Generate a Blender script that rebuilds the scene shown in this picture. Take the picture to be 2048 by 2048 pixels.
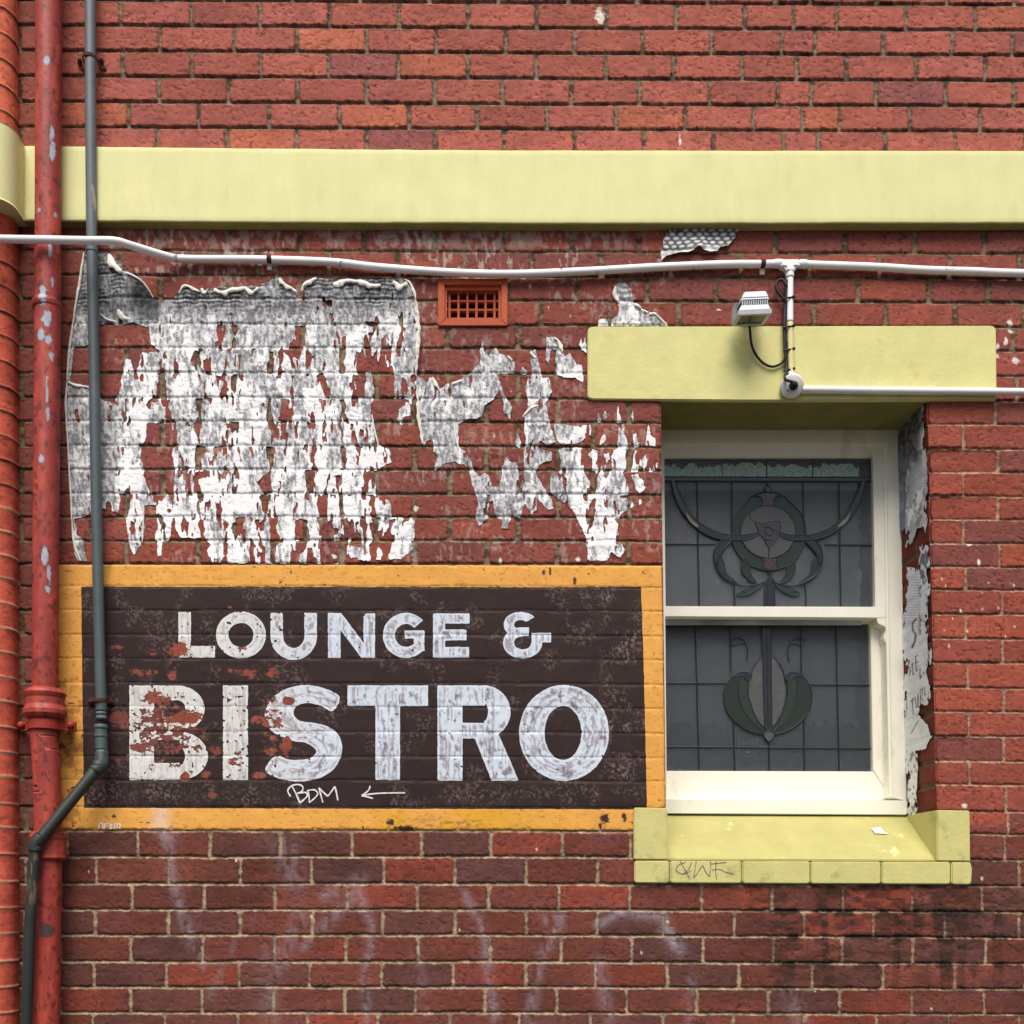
import bpy, math
import numpy as np
from mathutils import Vector

# ------------------------------------------------------------------ set-up
for o in list(bpy.data.objects): bpy.data.objects.remove(o)
SC = bpy.context.scene
COL = SC.collection
S = 0.0017            # metres per measured unit on the wall plane
Z0 = 2.905            # height of wall row 1024 above the pavement
CX, CY, DD = 900.0, 1780.0, 2048.0     # eye point in wall units, distance

def W(x, y, d=0.0):   # wall units -> world; d = depth into the wall
    return ((x-1024)*S, d*S, (1024-y)*S+Z0)
def Q(x, y, d=0.0):   # measured on a plane at depth d -> wall units at that depth
    f = (DD+d)/DD
    return (CX+(x-CX)*f, CY+(y-CY)*f, d)
def PW(x, y, d=0.0):
    return W(*Q(x, y, d))

cam = bpy.data.cameras.new("camera"); cam_o = bpy.data.objects.new("camera", cam); COL.objects.link(cam_o)
cam_o.location = W(CX, CY, -DD); cam_o.rotation_euler = (math.radians(90), 0, 0)
cam.sensor_width = 36; cam.lens = 36.0*DD/2048.0
cam.shift_x = (1024-CX)/2048.0; cam.shift_y = (CY-1024)/2048.0
cam.clip_start = 0.05; cam.clip_end = 500
SC.camera = cam_o

world = bpy.data.worlds.new("World"); SC.world = world; world.use_nodes = True
nt = world.node_tree; nt.nodes.clear()
sky = nt.nodes.new('ShaderNodeTexSky'); sky.sky_type = 'NISHITA'; sky.sun_disc = False
sky.sun_elevation = math.radians(59); sky.sun_rotation = math.radians(186)
sky.air_density = 1.0; sky.dust_density = 4.0; sky.ozone_density = 1.0
bg = nt.nodes.new('ShaderNodeBackground'); bg.inputs['Strength'].default_value = 0.075
wo = nt.nodes.new('ShaderNodeOutputWorld')
nt.links.new(sky.outputs[0], bg.inputs['Color']); nt.links.new(bg.outputs[0], wo.inputs['Surface'])
sun = bpy.data.lights.new("sun", 'SUN'); sun.energy = 3.0; sun.angle = math.radians(38); sun.color = (1.0, 0.95, 0.89)
sun_o = bpy.data.objects.new("sun", sun); COL.objects.link(sun_o)
el, az = math.radians(59), math.radians(186)
sd = Vector((math.sin(az)*math.cos(el), math.cos(az)*math.cos(el), math.sin(el)))
sun_o.rotation_euler = (-sd).to_track_quat('-Z', 'Y').to_euler(); sun_o.location = (0, -6, 8)
SC.view_settings.view_transform = 'Standard'; SC.view_settings.look = 'None'
SC.view_settings.exposure = 0.50; SC.view_settings.gamma = 1.0

# ------------------------------------------------------------------ numbers
def lin(c):
    c = np.asarray(c, float)/255.0
    return np.where(c <= 0.04045, c/12.92, ((c+0.055)/1.055)**2.4)
KA = 0.80
def A(*c):            # photographed colour -> base colour
    return tuple(float(v) for v in lin(c)*KA)
def h2(ix, iy, seed):
    n = (ix.astype(np.int64)*374761393 + iy.astype(np.int64)*668265263 + seed*974711) & 0xffffffff
    n = ((n ^ (n >> 13))*1274126177) & 0xffffffff
    n = n ^ (n >> 16)
    return (n & 0xffffff)/float(0xffffff)
def vn(x, y, seed=0):
    ix = np.floor(x); iy = np.floor(y); fx = x-ix; fy = y-iy
    fx = fx*fx*(3-2*fx); fy = fy*fy*(3-2*fy)
    a = h2(ix, iy, seed); b = h2(ix+1, iy, seed); c = h2(ix, iy+1, seed); d = h2(ix+1, iy+1, seed)
    return (a+(b-a)*fx)*(1-fy)+(c+(d-c)*fx)*fy
def fbm(x, y, sx, sy, seed=0, octv=3):
    t = 0; amp = 1; tot = 0
    for i in range(octv):
        t = t+amp*vn(x/sx*(2**i)+17.3*i, y/sy*(2**i)+5.1*i, seed+i*7); tot += amp; amp *= 0.55
    return t/tot
def sst(a, b, x):
    t = np.clip((x-a)/(b-a), 0, 1); return t*t*(3-2*t)
def mix(a, b, f):
    return a*(1-f[..., None])+np.asarray(b)*f[..., None]
def psdf(x, y, poly):
    """signed distance to a polygon, positive inside"""
    P = np.asarray(poly, float); n = len(P)
    ins = np.zeros(x.shape, bool); d = np.full(x.shape, 1e9)
    for i in range(n):
        x0, y0 = P[i]; x1, y1 = P[(i+1) % n]
        ex, ey = x1-x0, y1-y0
        t = np.clip(((x-x0)*ex+(y-y0)*ey)/(ex*ex+ey*ey+1e-9), 0, 1)
        d = np.minimum(d, (x-x0-ex*t)**2+(y-y0-ey*t)**2)
        c = ((y0 > y) != (y1 > y)) & (x < (x1-x0)*(y-y0)/((y1-y0) if y1 != y0 else 1e-9)+x0)
        ins ^= c
    d = np.sqrt(d)
    return np.where(ins, d, -d)
def ldist(x, y, pts):
    d = np.full(x.shape, 1e9)
    for (x0, y0), (x1, y1) in zip(pts[:-1], pts[1:]):
        ex, ey = x1-x0, y1-y0
        t = np.clip(((x-x0)*ex+(y-y0)*ey)/(ex*ex+ey*ey+1e-9), 0, 1)
        d = np.minimum(d, (x-x0-ex*t)**2+(y-y0-ey*t)**2)
    return np.sqrt(d)
def smooth(pts, n=6, closed=False):
    p = [np.asarray(q, float) for q in pts]
    if len(p) < 3: return [tuple(q) for q in p]
    out = []; m = len(p); rng = range(m if closed else m-1)
    for i in rng:
        a = p[(i-1) % m] if (closed or i > 0) else p[i]
        b = p[i]; c = p[(i+1) % m]; d = p[(i+2) % m] if (closed or i+2 < m) else c
        for k in range(n):
            t = k/n
            out.append(tuple(0.5*((2*b)+(-a+c)*t+(2*a-5*b+4*c-d)*t*t+(-a+3*b-3*c+d)*t**3)))
    if not closed: out.append(tuple(p[-1]))
    return out

# ------------------------------------------------------------------ object helpers
def mesh_np(name, V, T, mat, parent=None, cols=None, smooth_=True):
    me = bpy.data.meshes.new(name)
    V = np.asarray(V, np.float32); T = np.asarray(T, np.int32); k = T.shape[1]
    me.vertices.add(len(V)); me.vertices.foreach_set('co', V.ravel())
    me.loops.add(T.size); me.loops.foreach_set('vertex_index', T.ravel())
    me.polygons.add(len(T))
    me.polygons.foreach_set('loop_start', np.arange(0, T.size, k, dtype=np.int32))
    me.polygons.foreach_set('use_smooth', np.full(len(T), smooth_, bool))
    if cols is not None:
        a = me.color_attributes.new('Tone', 'FLOAT_COLOR', 'POINT')
        c = np.ones((len(V), 4), np.float32); c[:, :3] = cols
        a.data.foreach_set('color', c.ravel())
    me.update(calc_edges=True)
    me.materials.append(mat)
    return link(name, me, parent)
def link(name, me, parent=None):
    o = bpy.data.objects.new(name, me); COL.objects.link(o)
    if parent is not None: o.parent = parent; o.location = [-v for v in world_loc(parent)]
    return o
def world_loc(o):
    v = Vector(o.location); p = o.parent
    while p is not None: v = v+Vector(p.location); p = p.parent
    return v
def thing(name, label, cat, loc, group=None):
    o = bpy.data.objects.new(name, None); COL.objects.link(o); o.location = loc; o.empty_display_size = 0.05
    return tag(o, label, cat, group)
def tag(o, label=None, cat=None, group=None, kind=None):
    if label: o['label'] = label
    if cat: o['category'] = cat
    if group: o['group'] = group
    if kind: o['kind'] = kind
    return o
class MB:
    """collects faces (world coordinates) for one mesh"""
    def __init__(s): s.v = []; s.f = []
    def add(s, v, f):
        b = len(s.v); s.v += [tuple(p) for p in v]; s.f += [tuple(i+b for i in q) for q in f]
    def prism(s, pts, d0, d1, app=True):
        """outline measured at depth d0, extruded straight to depth d1"""
        n = len(pts); q = [Q(x, y, d0) if app else (x, y, d0) for x, y in pts]
        s.add([W(a, b, d0) for a, b, _ in q]+[W(a, b, d1) for a, b, _ in q],
              [tuple(range(n))]+[tuple(range(2*n-1, n-1, -1))]+[(i, i+n, (i+1) % n+n, (i+1) % n) for i in range(n)])
    def box(s, x0, y0, x1, y1, d0, d1, app=True):
        s.prism([(x0, y0), (x0, y1), (x1, y1), (x1, y0)], d0, d1, app)
    def build(s, name, mat, parent=None, bevel=0.0, sm=False):
        me = bpy.data.meshes.new(name); me.from_pydata(s.v, [], s.f); me.update()
        import bmesh
        bm = bmesh.new(); bm.from_mesh(me); bmesh.ops.recalc_face_normals(bm, faces=bm.faces)
        if bevel > 0:
            ed = [e for e in bm.edges if e.is_manifold and e.calc_face_angle(0) > 0.35]
            bmesh.ops.bevel(bm, geom=ed, offset=bevel*S, segments=2, affect='EDGES', clamp_overlap=True)
        for f in bm.faces: f.smooth = sm
        bm.to_mesh(me); bm.free()
        me.materials.append(mat)
        return link(name, me, parent)
def tube(name, pts, rad, mat, parent=None, n=20, step=6.0, sm=True, flat=1.0, cap=True, colf=None, wob=0.0):
    """swept tube; pts (x, y, d) in wall units, rad a number or list per point"""
    P = np.array(pts, float)
    r = np.full(len(P), rad, float) if np.isscalar(rad) else np.array(rad, float)
    seg = np.r_[0, np.cumsum(np.linalg.norm(np.diff(P, axis=0), axis=1))]
    m = max(2, int(seg[-1]/step)+1); t = np.linspace(0, seg[-1], m)
    if not np.isscalar(rad) or len(P) > 2:
        t = np.unique(np.r_[t, seg])
    C = np.stack([np.interp(t, seg, P[:, i]) for i in range(3)], 1); R = np.interp(t, seg, r)
    if wob: R = R*(1+wob*(vn(t/14.0, t*0+3, 5)-0.5))
    T = np.gradient(C, axis=0); T /= np.linalg.norm(T, axis=1)[:, None]+1e-9
    ref = np.array([0, 0, 1.0]); N1 = np.cross(T, ref)
    bad = np.linalg.norm(N1, axis=1) < 0.15
    N1[bad] = np.cross(T[bad], np.array([1.0, 0, 0])); N1 /= np.linalg.norm(N1, axis=1)[:, None]+1e-9
    N2 = np.cross(N1, T)
    a = np.linspace(0, 2*np.pi, n, endpoint=False)
    G = C[:, None, :]+R[:, None, None]*(np.cos(a)[None, :, None]*N1[:, None, :]+flat*np.sin(a)[None, :, None]*N2[:, None, :])
    V = G.reshape(-1, 3); m = len(C)
    i = np.arange(m-1)[:, None]*n; j = np.arange(n)[None, :]; j2 = (j+1) % n
    F = np.stack([i+j, i+j2, i+n+j2, i+n+j], -1).reshape(-1, 4)
    cols = colf(V) if colf else None
    if cap:
        c0 = C[:1]; c1 = C[-1:]; V = np.vstack([V, c0, c1]); k = len(V)
        jj = np.arange(n); z = (jj+1) % n
        F = np.vstack([F, np.stack([np.full(n, k-2), z, jj, jj], -1), np.stack([np.full(n, k-1), (m-1)*n+jj, (m-1)*n+z, (m-1)*n+z], -1)])
        if cols is not None: cols = np.vstack([cols, cols[:1], cols[-1:]])
    Wd = np.stack([(V[:, 0]-1024)*S, V[:, 2]*S, (1024-V[:, 1])*S+Z0], 1)
    T3 = np.vstack([F[:, [0, 1, 2]], F[:, [0, 2, 3]]])
    T3 = T3[(T3[:, 0] != T3[:, 1]) & (T3[:, 1] != T3[:, 2]) & (T3[:, 0] != T3[:, 2])]
    return mesh_np(name, Wd, T3, mat, parent, cols, sm)

# ------------------------------------------------------------------ materials
def mat(name, color=(0.5, 0.5, 0.5), rough=0.7, attr=False, var=0.0, vscale=30, bump=0.0, bscale=200,
        metal=0.0, spec=0.3, pits=0.0, pscale=90, dirt=None, dscale=12, dthr=(0.6, 0.7), stretch=(1, 1, 1)):
    m = bpy.data.materials.new(name); m.use_nodes = True; n = m.node_tree; n.nodes.clear()
    out = n.nodes.new('ShaderNodeOutputMaterial'); b = n.nodes.new('ShaderNodeBsdfPrincipled')
    n.links.new(b.outputs[0], out.inputs[0])
    b.inputs['Roughness'].default_value = rough; b.inputs['Metallic'].default_value = metal
    b.inputs['Specular IOR Level'].default_value = spec
    tc = n.nodes.new('ShaderNodeTexCoord'); mp = n.nodes.new('ShaderNodeMapping'); mp.inputs['Scale'].default_value = stretch
    geo = n.nodes.new('ShaderNodeNewGeometry'); n.links.new(geo.outputs['Position'], mp.inputs['Vector'])
    if attr:
        a = n.nodes.new('ShaderNodeAttribute'); a.attribute_name = 'Tone'; src = a.outputs['Color']
    else:
        c = n.nodes.new('ShaderNodeRGB'); c.outputs[0].default_value = (*color, 1); src = c.outputs[0]
    def noise(sc, det=3, ro=0.6):
        t = n.nodes.new('ShaderNodeTexNoise'); t.inputs['Scale'].default_value = sc; t.inputs['Detail'].default_value = det
        t.inputs['Roughness'].default_value = ro; n.links.new(mp.outputs[0], t.inputs['Vector']); return t.outputs['Fac']
    def ramp(s, a0, a1, v0=0.0, v1=1.0):
        r = n.nodes.new('ShaderNodeMapRange'); r.inputs[1].default_value = a0; r.inputs[2].default_value = a1
        r.inputs[3].default_value = v0; r.inputs[4].default_value = v1; n.links.new(s, r.inputs[0]); return r.outputs[0]
    def mul(col, fac):
        x = n.nodes.new('ShaderNodeVectorMath'); x.operation = 'SCALE'; n.links.new(col, x.inputs[0]); n.links.new(fac, x.inputs['Scale']); return x.outputs[0]
    def mixc(a_, col, fac):
        x = n.nodes.new('ShaderNodeMix'); x.data_type = 'RGBA'; n.links.new(fac, x.inputs[0]); n.links.new(a_, x.inputs[6]); x.inputs[7].default_value = (*col, 1); return x.outputs[2]
    if var: src = mul(src, ramp(noise(vscale, 5, 0.65), 0.3, 0.7, 1-var, 1+var))
    if pits: src = mul(src, ramp(noise(pscale, 4, 0.7), 0.28, 0.42, 1-pits, 1.0))
    if dirt: src = mixc(src, dirt, ramp(noise(dscale, 6, 0.7), dthr[0], dthr[1]))
    n.links.new(src, b.inputs['Base Color'])
    if bump:
        bn = n.nodes.new('ShaderNodeBump'); bn.inputs['Strength'].default_value = bump; bn.inputs['Distance'].default_value = 0.002
        n.links.new(noise(bscale, 4, 0.65), bn.inputs['Height']); n.links.new(bn.outputs[0], b.inputs['Normal'])
    return m
M = {}
M['brick'] = mat('brick_and_mortar', attr=True, rough=0.9, var=0.16, vscale=55, bump=0.45, bscale=300, pits=0.45, pscale=85, spec=0.15)
M['paint'] = mat('old_wall_paint', attr=True, rough=0.75, var=0.05, vscale=40, bump=0.25, bscale=260, spec=0.25)
M['paper'] = mat('torn_poster_paper', attr=True, rough=0.9, var=0.07, vscale=90, bump=0.4, bscale=150, spec=0.1)
M['curl'] = mat('poster_paper_back', A(248, 244, 232), rough=0.85, var=0.12, vscale=60, bump=0.6, bscale=90, spec=0.1, dirt=A(90, 85, 75), dscale=45, dthr=(0.62, 0.72))
M['band'] = mat('cream_masonry_paint', A(243, 240, 172), rough=0.6, var=0.05, vscale=7, bump=0.35, bscale=70, spec=0.3, dirt=A(208, 200, 138), dscale=4, dthr=(0.56, 0.95), stretch=(2.2, 1, 0.7))
M['lintel'] = mat('yellow_masonry_paint', A(234, 228, 154), rough=0.6, var=0.07, vscale=9, bump=0.5, bscale=60, spec=0.3, dirt=A(196, 186, 116), dscale=7, dthr=(0.56, 0.82))
M['sill_top'] = mat('worn_yellow_sill_top', A(194, 187, 118), rough=0.65, var=0.08, vscale=12, bump=0.5, bscale=70, spec=0.3, dirt=A(236, 232, 176), dscale=9, dthr=(0.6, 0.7))
M['soffit'] = mat('grimy_yellow_soffit_paint', A(150, 142, 84), rough=0.8, var=0.15, vscale=10)  # grime and underside shade both in this colour; sill joints share it
M['sill'] = mat('worn_yellow_sill_paint', A(222, 215, 140), rough=0.6, var=0.07, vscale=12, bump=0.6, bscale=70, spec=0.3, dirt=A(150, 142, 88), dscale=11, dthr=(0.56, 0.76))
M['redpipe'] = mat('red_oxide_paint', attr=True, rough=0.55, var=0.16, vscale=18, bump=0.5, bscale=60, spec=0.4, pits=0.35, pscale=28)
M['greypipe'] = mat('grey_pipe_paint', attr=True, rough=0.5, var=0.12, vscale=14, bump=0.3, bscale=60, spec=0.4)
M['white_pvc'] = mat('white_conduit_plastic', tuple(v*1.12 for v in A(252, 250, 249)), rough=0.38, var=0.04, vscale=9, spec=0.45, dirt=A(120, 112, 108), dscale=22, dthr=(0.66, 0.74))
M['cream_pvc'] = mat('overpainted_conduit', A(236, 228, 165), rough=0.55, var=0.05)
M['rust'] = mat('rusty_iron', A(88, 50, 42), rough=0.9, var=0.3, vscale=80, bump=0.8, bscale=150)
M['black'] = mat('black_rubber', A(36, 33, 33), rough=0.5, var=0.1)
M['lamp_grey'] = mat('pale_grey_cast_metal', A(214, 220, 222), rough=0.45, var=0.05, vscale=30, spec=0.5)
M['lamp_dark'] = mat('dark_gap', A(30, 32, 32), rough=0.6)
M['lamp_glass'] = mat('dim_lamp_glass', A(92, 92, 80), rough=0.15, var=0.3, vscale=20, spec=0.6)
M['terracotta'] = mat('orange_terracotta', A(200, 100, 66), rough=0.8, var=0.12, vscale=40, bump=0.5, bscale=160)
M['void'] = mat('dark_cavity', (0.012, 0.01, 0.009), rough=1)
M['frame'] = mat('cream_window_paint', tuple(v*1.1 for v in A(254, 251, 234)), rough=0.42, var=0.05, vscale=7, bump=0.25, bscale=50, spec=0.4, dirt=A(215, 205, 175), dscale=6, dthr=(0.6, 0.8), stretch=(1, 1, 0.35))
M['lead'] = mat('dull_lead_came', A(42, 46, 50), rough=0.4, var=0.25, vscale=90, metal=0.3, spec=0.6)
M['blind'] = mat('slate_blind_cloth', A(176, 180, 186), rough=0.9, var=0.45, vscale=4)  # this and the next three colour the sheets that imitate reflections
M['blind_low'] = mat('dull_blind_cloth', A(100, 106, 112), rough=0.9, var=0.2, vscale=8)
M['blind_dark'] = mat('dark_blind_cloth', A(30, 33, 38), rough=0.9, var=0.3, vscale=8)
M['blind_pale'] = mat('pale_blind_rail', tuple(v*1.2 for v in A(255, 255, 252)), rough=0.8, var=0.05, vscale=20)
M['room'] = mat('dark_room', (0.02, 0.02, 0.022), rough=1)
M['paving'] = mat('asphalt_pavement', (0.055, 0.053, 0.05), rough=0.95, var=0.25, vscale=30, bump=0.6, bscale=120)

def glass_mat(name, col, trans=0.45, bump=0.5, bscale=55, tint=(0.87, 0.89, 0.90), rough=0.1):
    m = mat(name, col, rough=rough, var=0.6, vscale=95, bump=bump, bscale=bscale, spec=0.9, stretch=(1, 1, 2.4))  # tone noise puts the ripple glints into the base colour
    n = m.node_tree; b = [x for x in n.nodes if x.type == 'BSDF_PRINCIPLED'][0]; out = [x for x in n.nodes if x.type == 'OUTPUT_MATERIAL'][0]
    t = n.nodes.new('ShaderNodeBsdfTransparent'); t.inputs[0].default_value = (*tint, 1)
    x = n.nodes.new('ShaderNodeMixShader'); x.inputs[0].default_value = trans
    n.links.new(b.outputs[0], x.inputs[1]); n.links.new(t.outputs[0], x.inputs[2]); n.links.new(x.outputs[0], out.inputs[0])
    return m
M['glass'] = glass_mat('rippled_clear_glass', A(92, 99, 105), 0.60, 1.0, 110)
M['g_green'] = glass_mat('grey_green_glass', A(66, 78, 70), 0.6, 0.4, 70, (0.78, 0.9, 0.8))
M['g_leaf'] = glass_mat('leaf_green_glass', A(58, 68, 60), 0.55, 0.5, 90, (0.74, 0.84, 0.75))
M['g_sky'] = glass_mat('pale_green_glass', A(150, 184, 160), 0.15, 0.6, 60, (0.72, 0.95, 0.78))  # pale and dark greens carry the sky and street reflection
M['g_top'] = glass_mat('deep_green_glass', A(26, 34, 28), 0.2, 0.6, 60, (0.3, 0.4, 0.3))
M['g_pink'] = glass_mat('dusky_pink_glass', A(100, 74, 72), 0.4, 0.4, 70, (0.6, 0.4, 0.4))
M['g_rose'] = glass_mat('dull_rose_glass', A(70, 56, 64), 0.2, 0.3, 70, (0.5, 0.4, 0.4))
M['g_dark'] = glass_mat('slate_purple_glass', A(46, 48, 56), 0.35, 0.3, 70, (0.4, 0.4, 0.5))
M['g_pale'] = glass_mat('pale_yellow_glass', A(150, 152, 122), 0.2, 0.3, 70, (0.8, 0.8, 0.6))
M['g_crinkle'] = glass_mat('crinkled_glass', A(112, 114, 112), 0.5, 1.0, 60, (0.85, 0.86, 0.85), 0.25)

# ------------------------------------------------------------------ brick courses
MJ = [5, 56, 106, 157, 208, 258, 308, 357, 405, 454, 504, 554, 602, 651, 698, 748, 798, 845, 894, 941, 989, 1035, 1082, 1128.5,
      1173.7, 1221.5, 1270.5, 1318, 1367, 1415, 1465, 1514, 1561, 1615, 1662, 1714, 1768, 1820, 1871, 1924, 1975, 2026]
while MJ[0] > -560: MJ.insert(0, MJ[0]-51)
while MJ[-1] < 2760: MJ.append(MJ[-1]+51.5)
MJ = np.array(MJ, float); i5 = int(np.where(MJ == 5)[0][0])
RA = [1993, 1927, 1997, 1927, 1997, 1928, 2000, 1932, 2005, 1933.5, 2006, 1936, 2008, 1937.5, 2009, 1940, 2012, 1876, 2010]
PAt = [252, 396, 540, 685, 829, 973, 1115, 1258]; PBt = [325, 469, 613, 754, 899, 1036, 1186, 1330]
J = {0: [313, 447, 585, 720, 858, 997, 1137, 1276, 1415, 1552, 1621, 1756, 1894, 2030],
 1: [242, 382, 520, 658, 798, 936, 1074, 1212, 1353, 1490, 1588, 1674, 1812, 1952],
 2: [180, 319, 468, 594, 733, 872, 1012, 1150, 1286, 1424, 1564, 1630, 1768, 1906, 2025],
 3: [245, 383, 521, 658, 797, 936, 1073, 1211, 1347, 1485, 1593, 1694, 1833, 1971],
 4: [180, 318, 457, 594, 733, 870, 1005, 1143, 1280, 1420, 1556, 1623, 1753, 1892, 2029],
 5: [257, 397, 538, 679, 818, 955, 1094, 1233, 1371, 1508, 1606, 1680, 1820, 1961],
 6: [180, 315, 454, 594, 733, 871, 1009, 1150, 1288, 1428, 1568, 1637, 1772, 1911],
 10: [180, 317, 455, 598, 729, 870, 1005, 1142, 1278, 1415, 1552, 1690, 1830, 1969],
 11: [240, 379, 517, 657, 795, 929, 1064, 1203, 1343, 1482, 1620, 1761, 1900, 2039],
 12: [180, 321, 458, 599, 737, 1015, 1154, 1294, 1433, 1576, 1717, 1858, 1976],
 13: [245, 390, 530, 660, 800, 940, 1082, 1219, 1357, 1492, 1630, 1772, 1910],
 14: [180, 325, 469, 606, 750, 894, 1036, 1180]}
for k in range(15, 24): J[k] = list(PAt if k % 2 == 1 else PBt)
for k in range(24, 34): J[k] = list(PBt if k % 2 == 0 else [x+4 for x in PAt])
J[24] = [315, 462, 606, 756, 904, 1050, 1194]
J[34] = [192, 342, 488, 631, 777, 916, 1056, 1200]
J[35] = [276, 419, 561, 704, 843, 982, 1126, 1260, 2010]
J[36] = [192, 337, 481, 623, 768, 910, 1052, 1196, 1340, 1484, 1621, 1763, 1902, 2038]
J[37] = [264, 408, 550, 694, 835, 977, 1118, 1260, 1403, 1545, 1687, 1824, 1965]
J[38] = [191, 336, 480, 625, 766, 911, 1053, 1195, 1326, 1469, 1609, 1748, 1890, 2038]
J[39] = [262, 405, 549, 692, 837, 980, 1122, 1264, 1406, 1547, 1684, 1826, 1972]
J[40] = [188, 333, 478, 619, 763, 907, 1052, 1192, 1334, 1478, 1625, 1767, 1910]
J[41] = [261, 403, 547, 690, 830, 970, 1114, 1253, 1394, 1537, 1680, 1824, 1969]
J[42] = [185, 329, 475, 615, 756, 900, 1039, 1180, 1326, 1467, 1609, 1753, 1898]
for k in range(17, 36):       # right of the window
    J[k] = [v for v in J[k] if v < 1330]+[RA[k-17]]
def joints(k):                 # k = 0 is the course whose bottom joint is MJ[i5]
    j = list(J.get(k, [180+(70 if k % 2 else 0)+142*i for i in range(14)]))
    if k % 2 == 1 or k < 0: j = [j[0]-142]+j
    while j[0] > -560: j.insert(0, j[0]-141)
    while j[-1] < 2720: j.append(j[-1]+141)
    return np.array(sorted(j), float)
def tilt(x, y):
    t = np.interp(y, [0, 400, 1000, 1400, 1620, 1770, 2048], [.0045, .004, .0045, .0100, .009, .005, .004])
    tl = np.interp(y, [0, 400, 900, 1100, 1500, 1720], [.0065, .0045, .002, 0, .002, 0])
    return np.where(x > 1024, t, tl)*(x-1024)
def brickfield(x, y):
    """distance inside the brick, brick id, position across the joint below"""
    wx = x+2.2*(fbm(x, y, 60, 40, 3, 2)-0.5); wy = y-tilt(x, y)+2.4*(fbm(x, y, 70, 30, 9, 2)-0.5)
    ci = np.clip(np.searchsorted(MJ, wy), 1, len(MJ)-1)
    top = MJ[ci-1]; bot = MJ[ci]; dl = np.zeros_like(x); dr = np.zeros_like(x); bi = np.zeros(x.shape, np.int64)
    for c in np.unique(ci):
        s = ci == c; j = joints(int(c)-i5); xs = wx[s]; b = np.clip(np.searchsorted(j, xs), 1, len(j)-1)
        dl[s] = xs-j[b-1]; dr[s] = j[b]-xs; bi[s] = b
    return ci-i5, bi, dl, dr, wy-top, bot-wy

def zones(x, y):
    sign = sst(0, 10, psdf(x, y, [(112, 1126), (1340, 1130), (1340, 1612), (1266, 1616), (1266, 1662), (118, 1660)]))
    sillf = sst(-2, 4, psdf(x, y, [(1268, 1610), (1950, 1610), (1950, 1768), (1268, 1766)]))
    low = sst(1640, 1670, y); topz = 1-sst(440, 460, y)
    right = sst(1700, 1750, x)*sst(640, 900, y)
    return sign, sillf, low, topz, right

def wall_surface(x, y):
    ci, bi, dl, dr, dt, db = brickfield(x, y)
    sign, sillf, low, topz, right = zones(x, y)
    r1 = h2(ci, bi, 11); r2 = h2(ci, bi, 12); r3 = h2(ci, bi, 13); r4 = h2(ci, bi, 14); r5 = h2(ci, bi, 15)
    mh = 2.9-1.3*sign-0.8*right+0.3*topz+0.1*low; mv = 2.4+.5*topz-1.2*sign-0.5*right+1.7*(1-topz)*(1-low)*(1-sign)*(1-right)
    en = 5.0*(fbm(x, y, 10, 8, 21, 3)-0.5)*(1-0.6*sign)+3.0*(fbm(x, y, 4.2, 3.6, 22, 1)-0.5)*(1-0.7*sign)
    ex = np.minimum(dl, dr)-mv-1.5*r3; ey = np.minimum(dt*1.0, db)-mh
    R = 3+9*r4*vn(x/40, y/30, 19)
    qx = np.maximum(R-ex, 0); qy = np.maximum(R-ey, 0)
    d = np.where((ex < R) & (ey < R), R-np.hypot(qx, qy), np.minimum(ex, ey))+en*0.75
    inb = sst(-1.3, 1.1, d)
    # mortar profile: struck back under the brick above, flush with the one below
    hz = ey < ex-2
    prof = np.where(db < dt, 1.0, 0.0)*0+np.clip(np.where(db < mh+3, .5+.5*db/mh, np.where(dt < mh+3, .5-.55*dt/mh, 0.5)), -0.15, 1.0)
    dep = (4.6+1.6*topz-2.9*sign+1.0*low)
    mort = -dep*np.where(hz, .22+.88*prof, .62)+1.3*(fbm(x, y, 7, 6, 31, 3)-0.5)
    mort = np.where(hz, mort, mort*(1-0.62*sign-0.3*low-0.2*right))
    face = (r1-0.5)*1.3*(1-0.5*sign)+(r2-0.5)*0.012*(dl-70)+(r5-0.5)*0.02*(dt-25)
    face = face+0.7*(fbm(x, y, 26, 18, 41, 2)-0.5)-1.0*sst(0.60, 0.74, fbm(x, y, 9, 6, 43, 3))*(1-0.9*sign)-(1-sst(0, 5, d))*0.25
    h = mort*(1-inb)+face*inb      # units, positive outwards
    return h, inb, (ci, bi, dl, dr, dt, db, d, r1, r2, r3, r4)

CH = [  # faint pale spray strokes low on the wall: polyline, half width, strength
 ([(330, 1660), (345, 1760), (375, 1860), (410, 1930)], 12, .5), ([(560, 1670), (590, 1760)], 22, .4), ([(600, 1830), (560, 1930)], 16, .35),
 ([(650, 1790), (720, 1760), (700, 1800), (610, 1890)], 14, .4), ([(720, 1790), (745, 1850), (730, 1960), (735, 2040)], 10, .4),
 ([(930, 1790), (965, 1850), (990, 2040)], 10, .45), ([(1090, 1840), (1130, 1835), (1110, 1860), (1075, 1940), (1060, 2040)], 12, .5),
 ([(1195, 1850), (1240, 1825), (1330, 1835), (1350, 1890)], 9, .6), ([(1200, 1925), (1215, 2040)], 14, .4), ([(1385, 1930), (1380, 2040)], 9, .3),
 ([(540, 1900), (540, 2040)], 20, .25), ([(830, 1900), (860, 2030)], 12, .22), ([(330, 1615), (335, 1665)], 18, .7), ([(1580, 1990), (1600, 2048)], 18, .35),
 ([(470, 1880), (420, 1990)], 10, .2), ([(1330, 1860), (1360, 1900)], 14, .5)]
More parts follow.
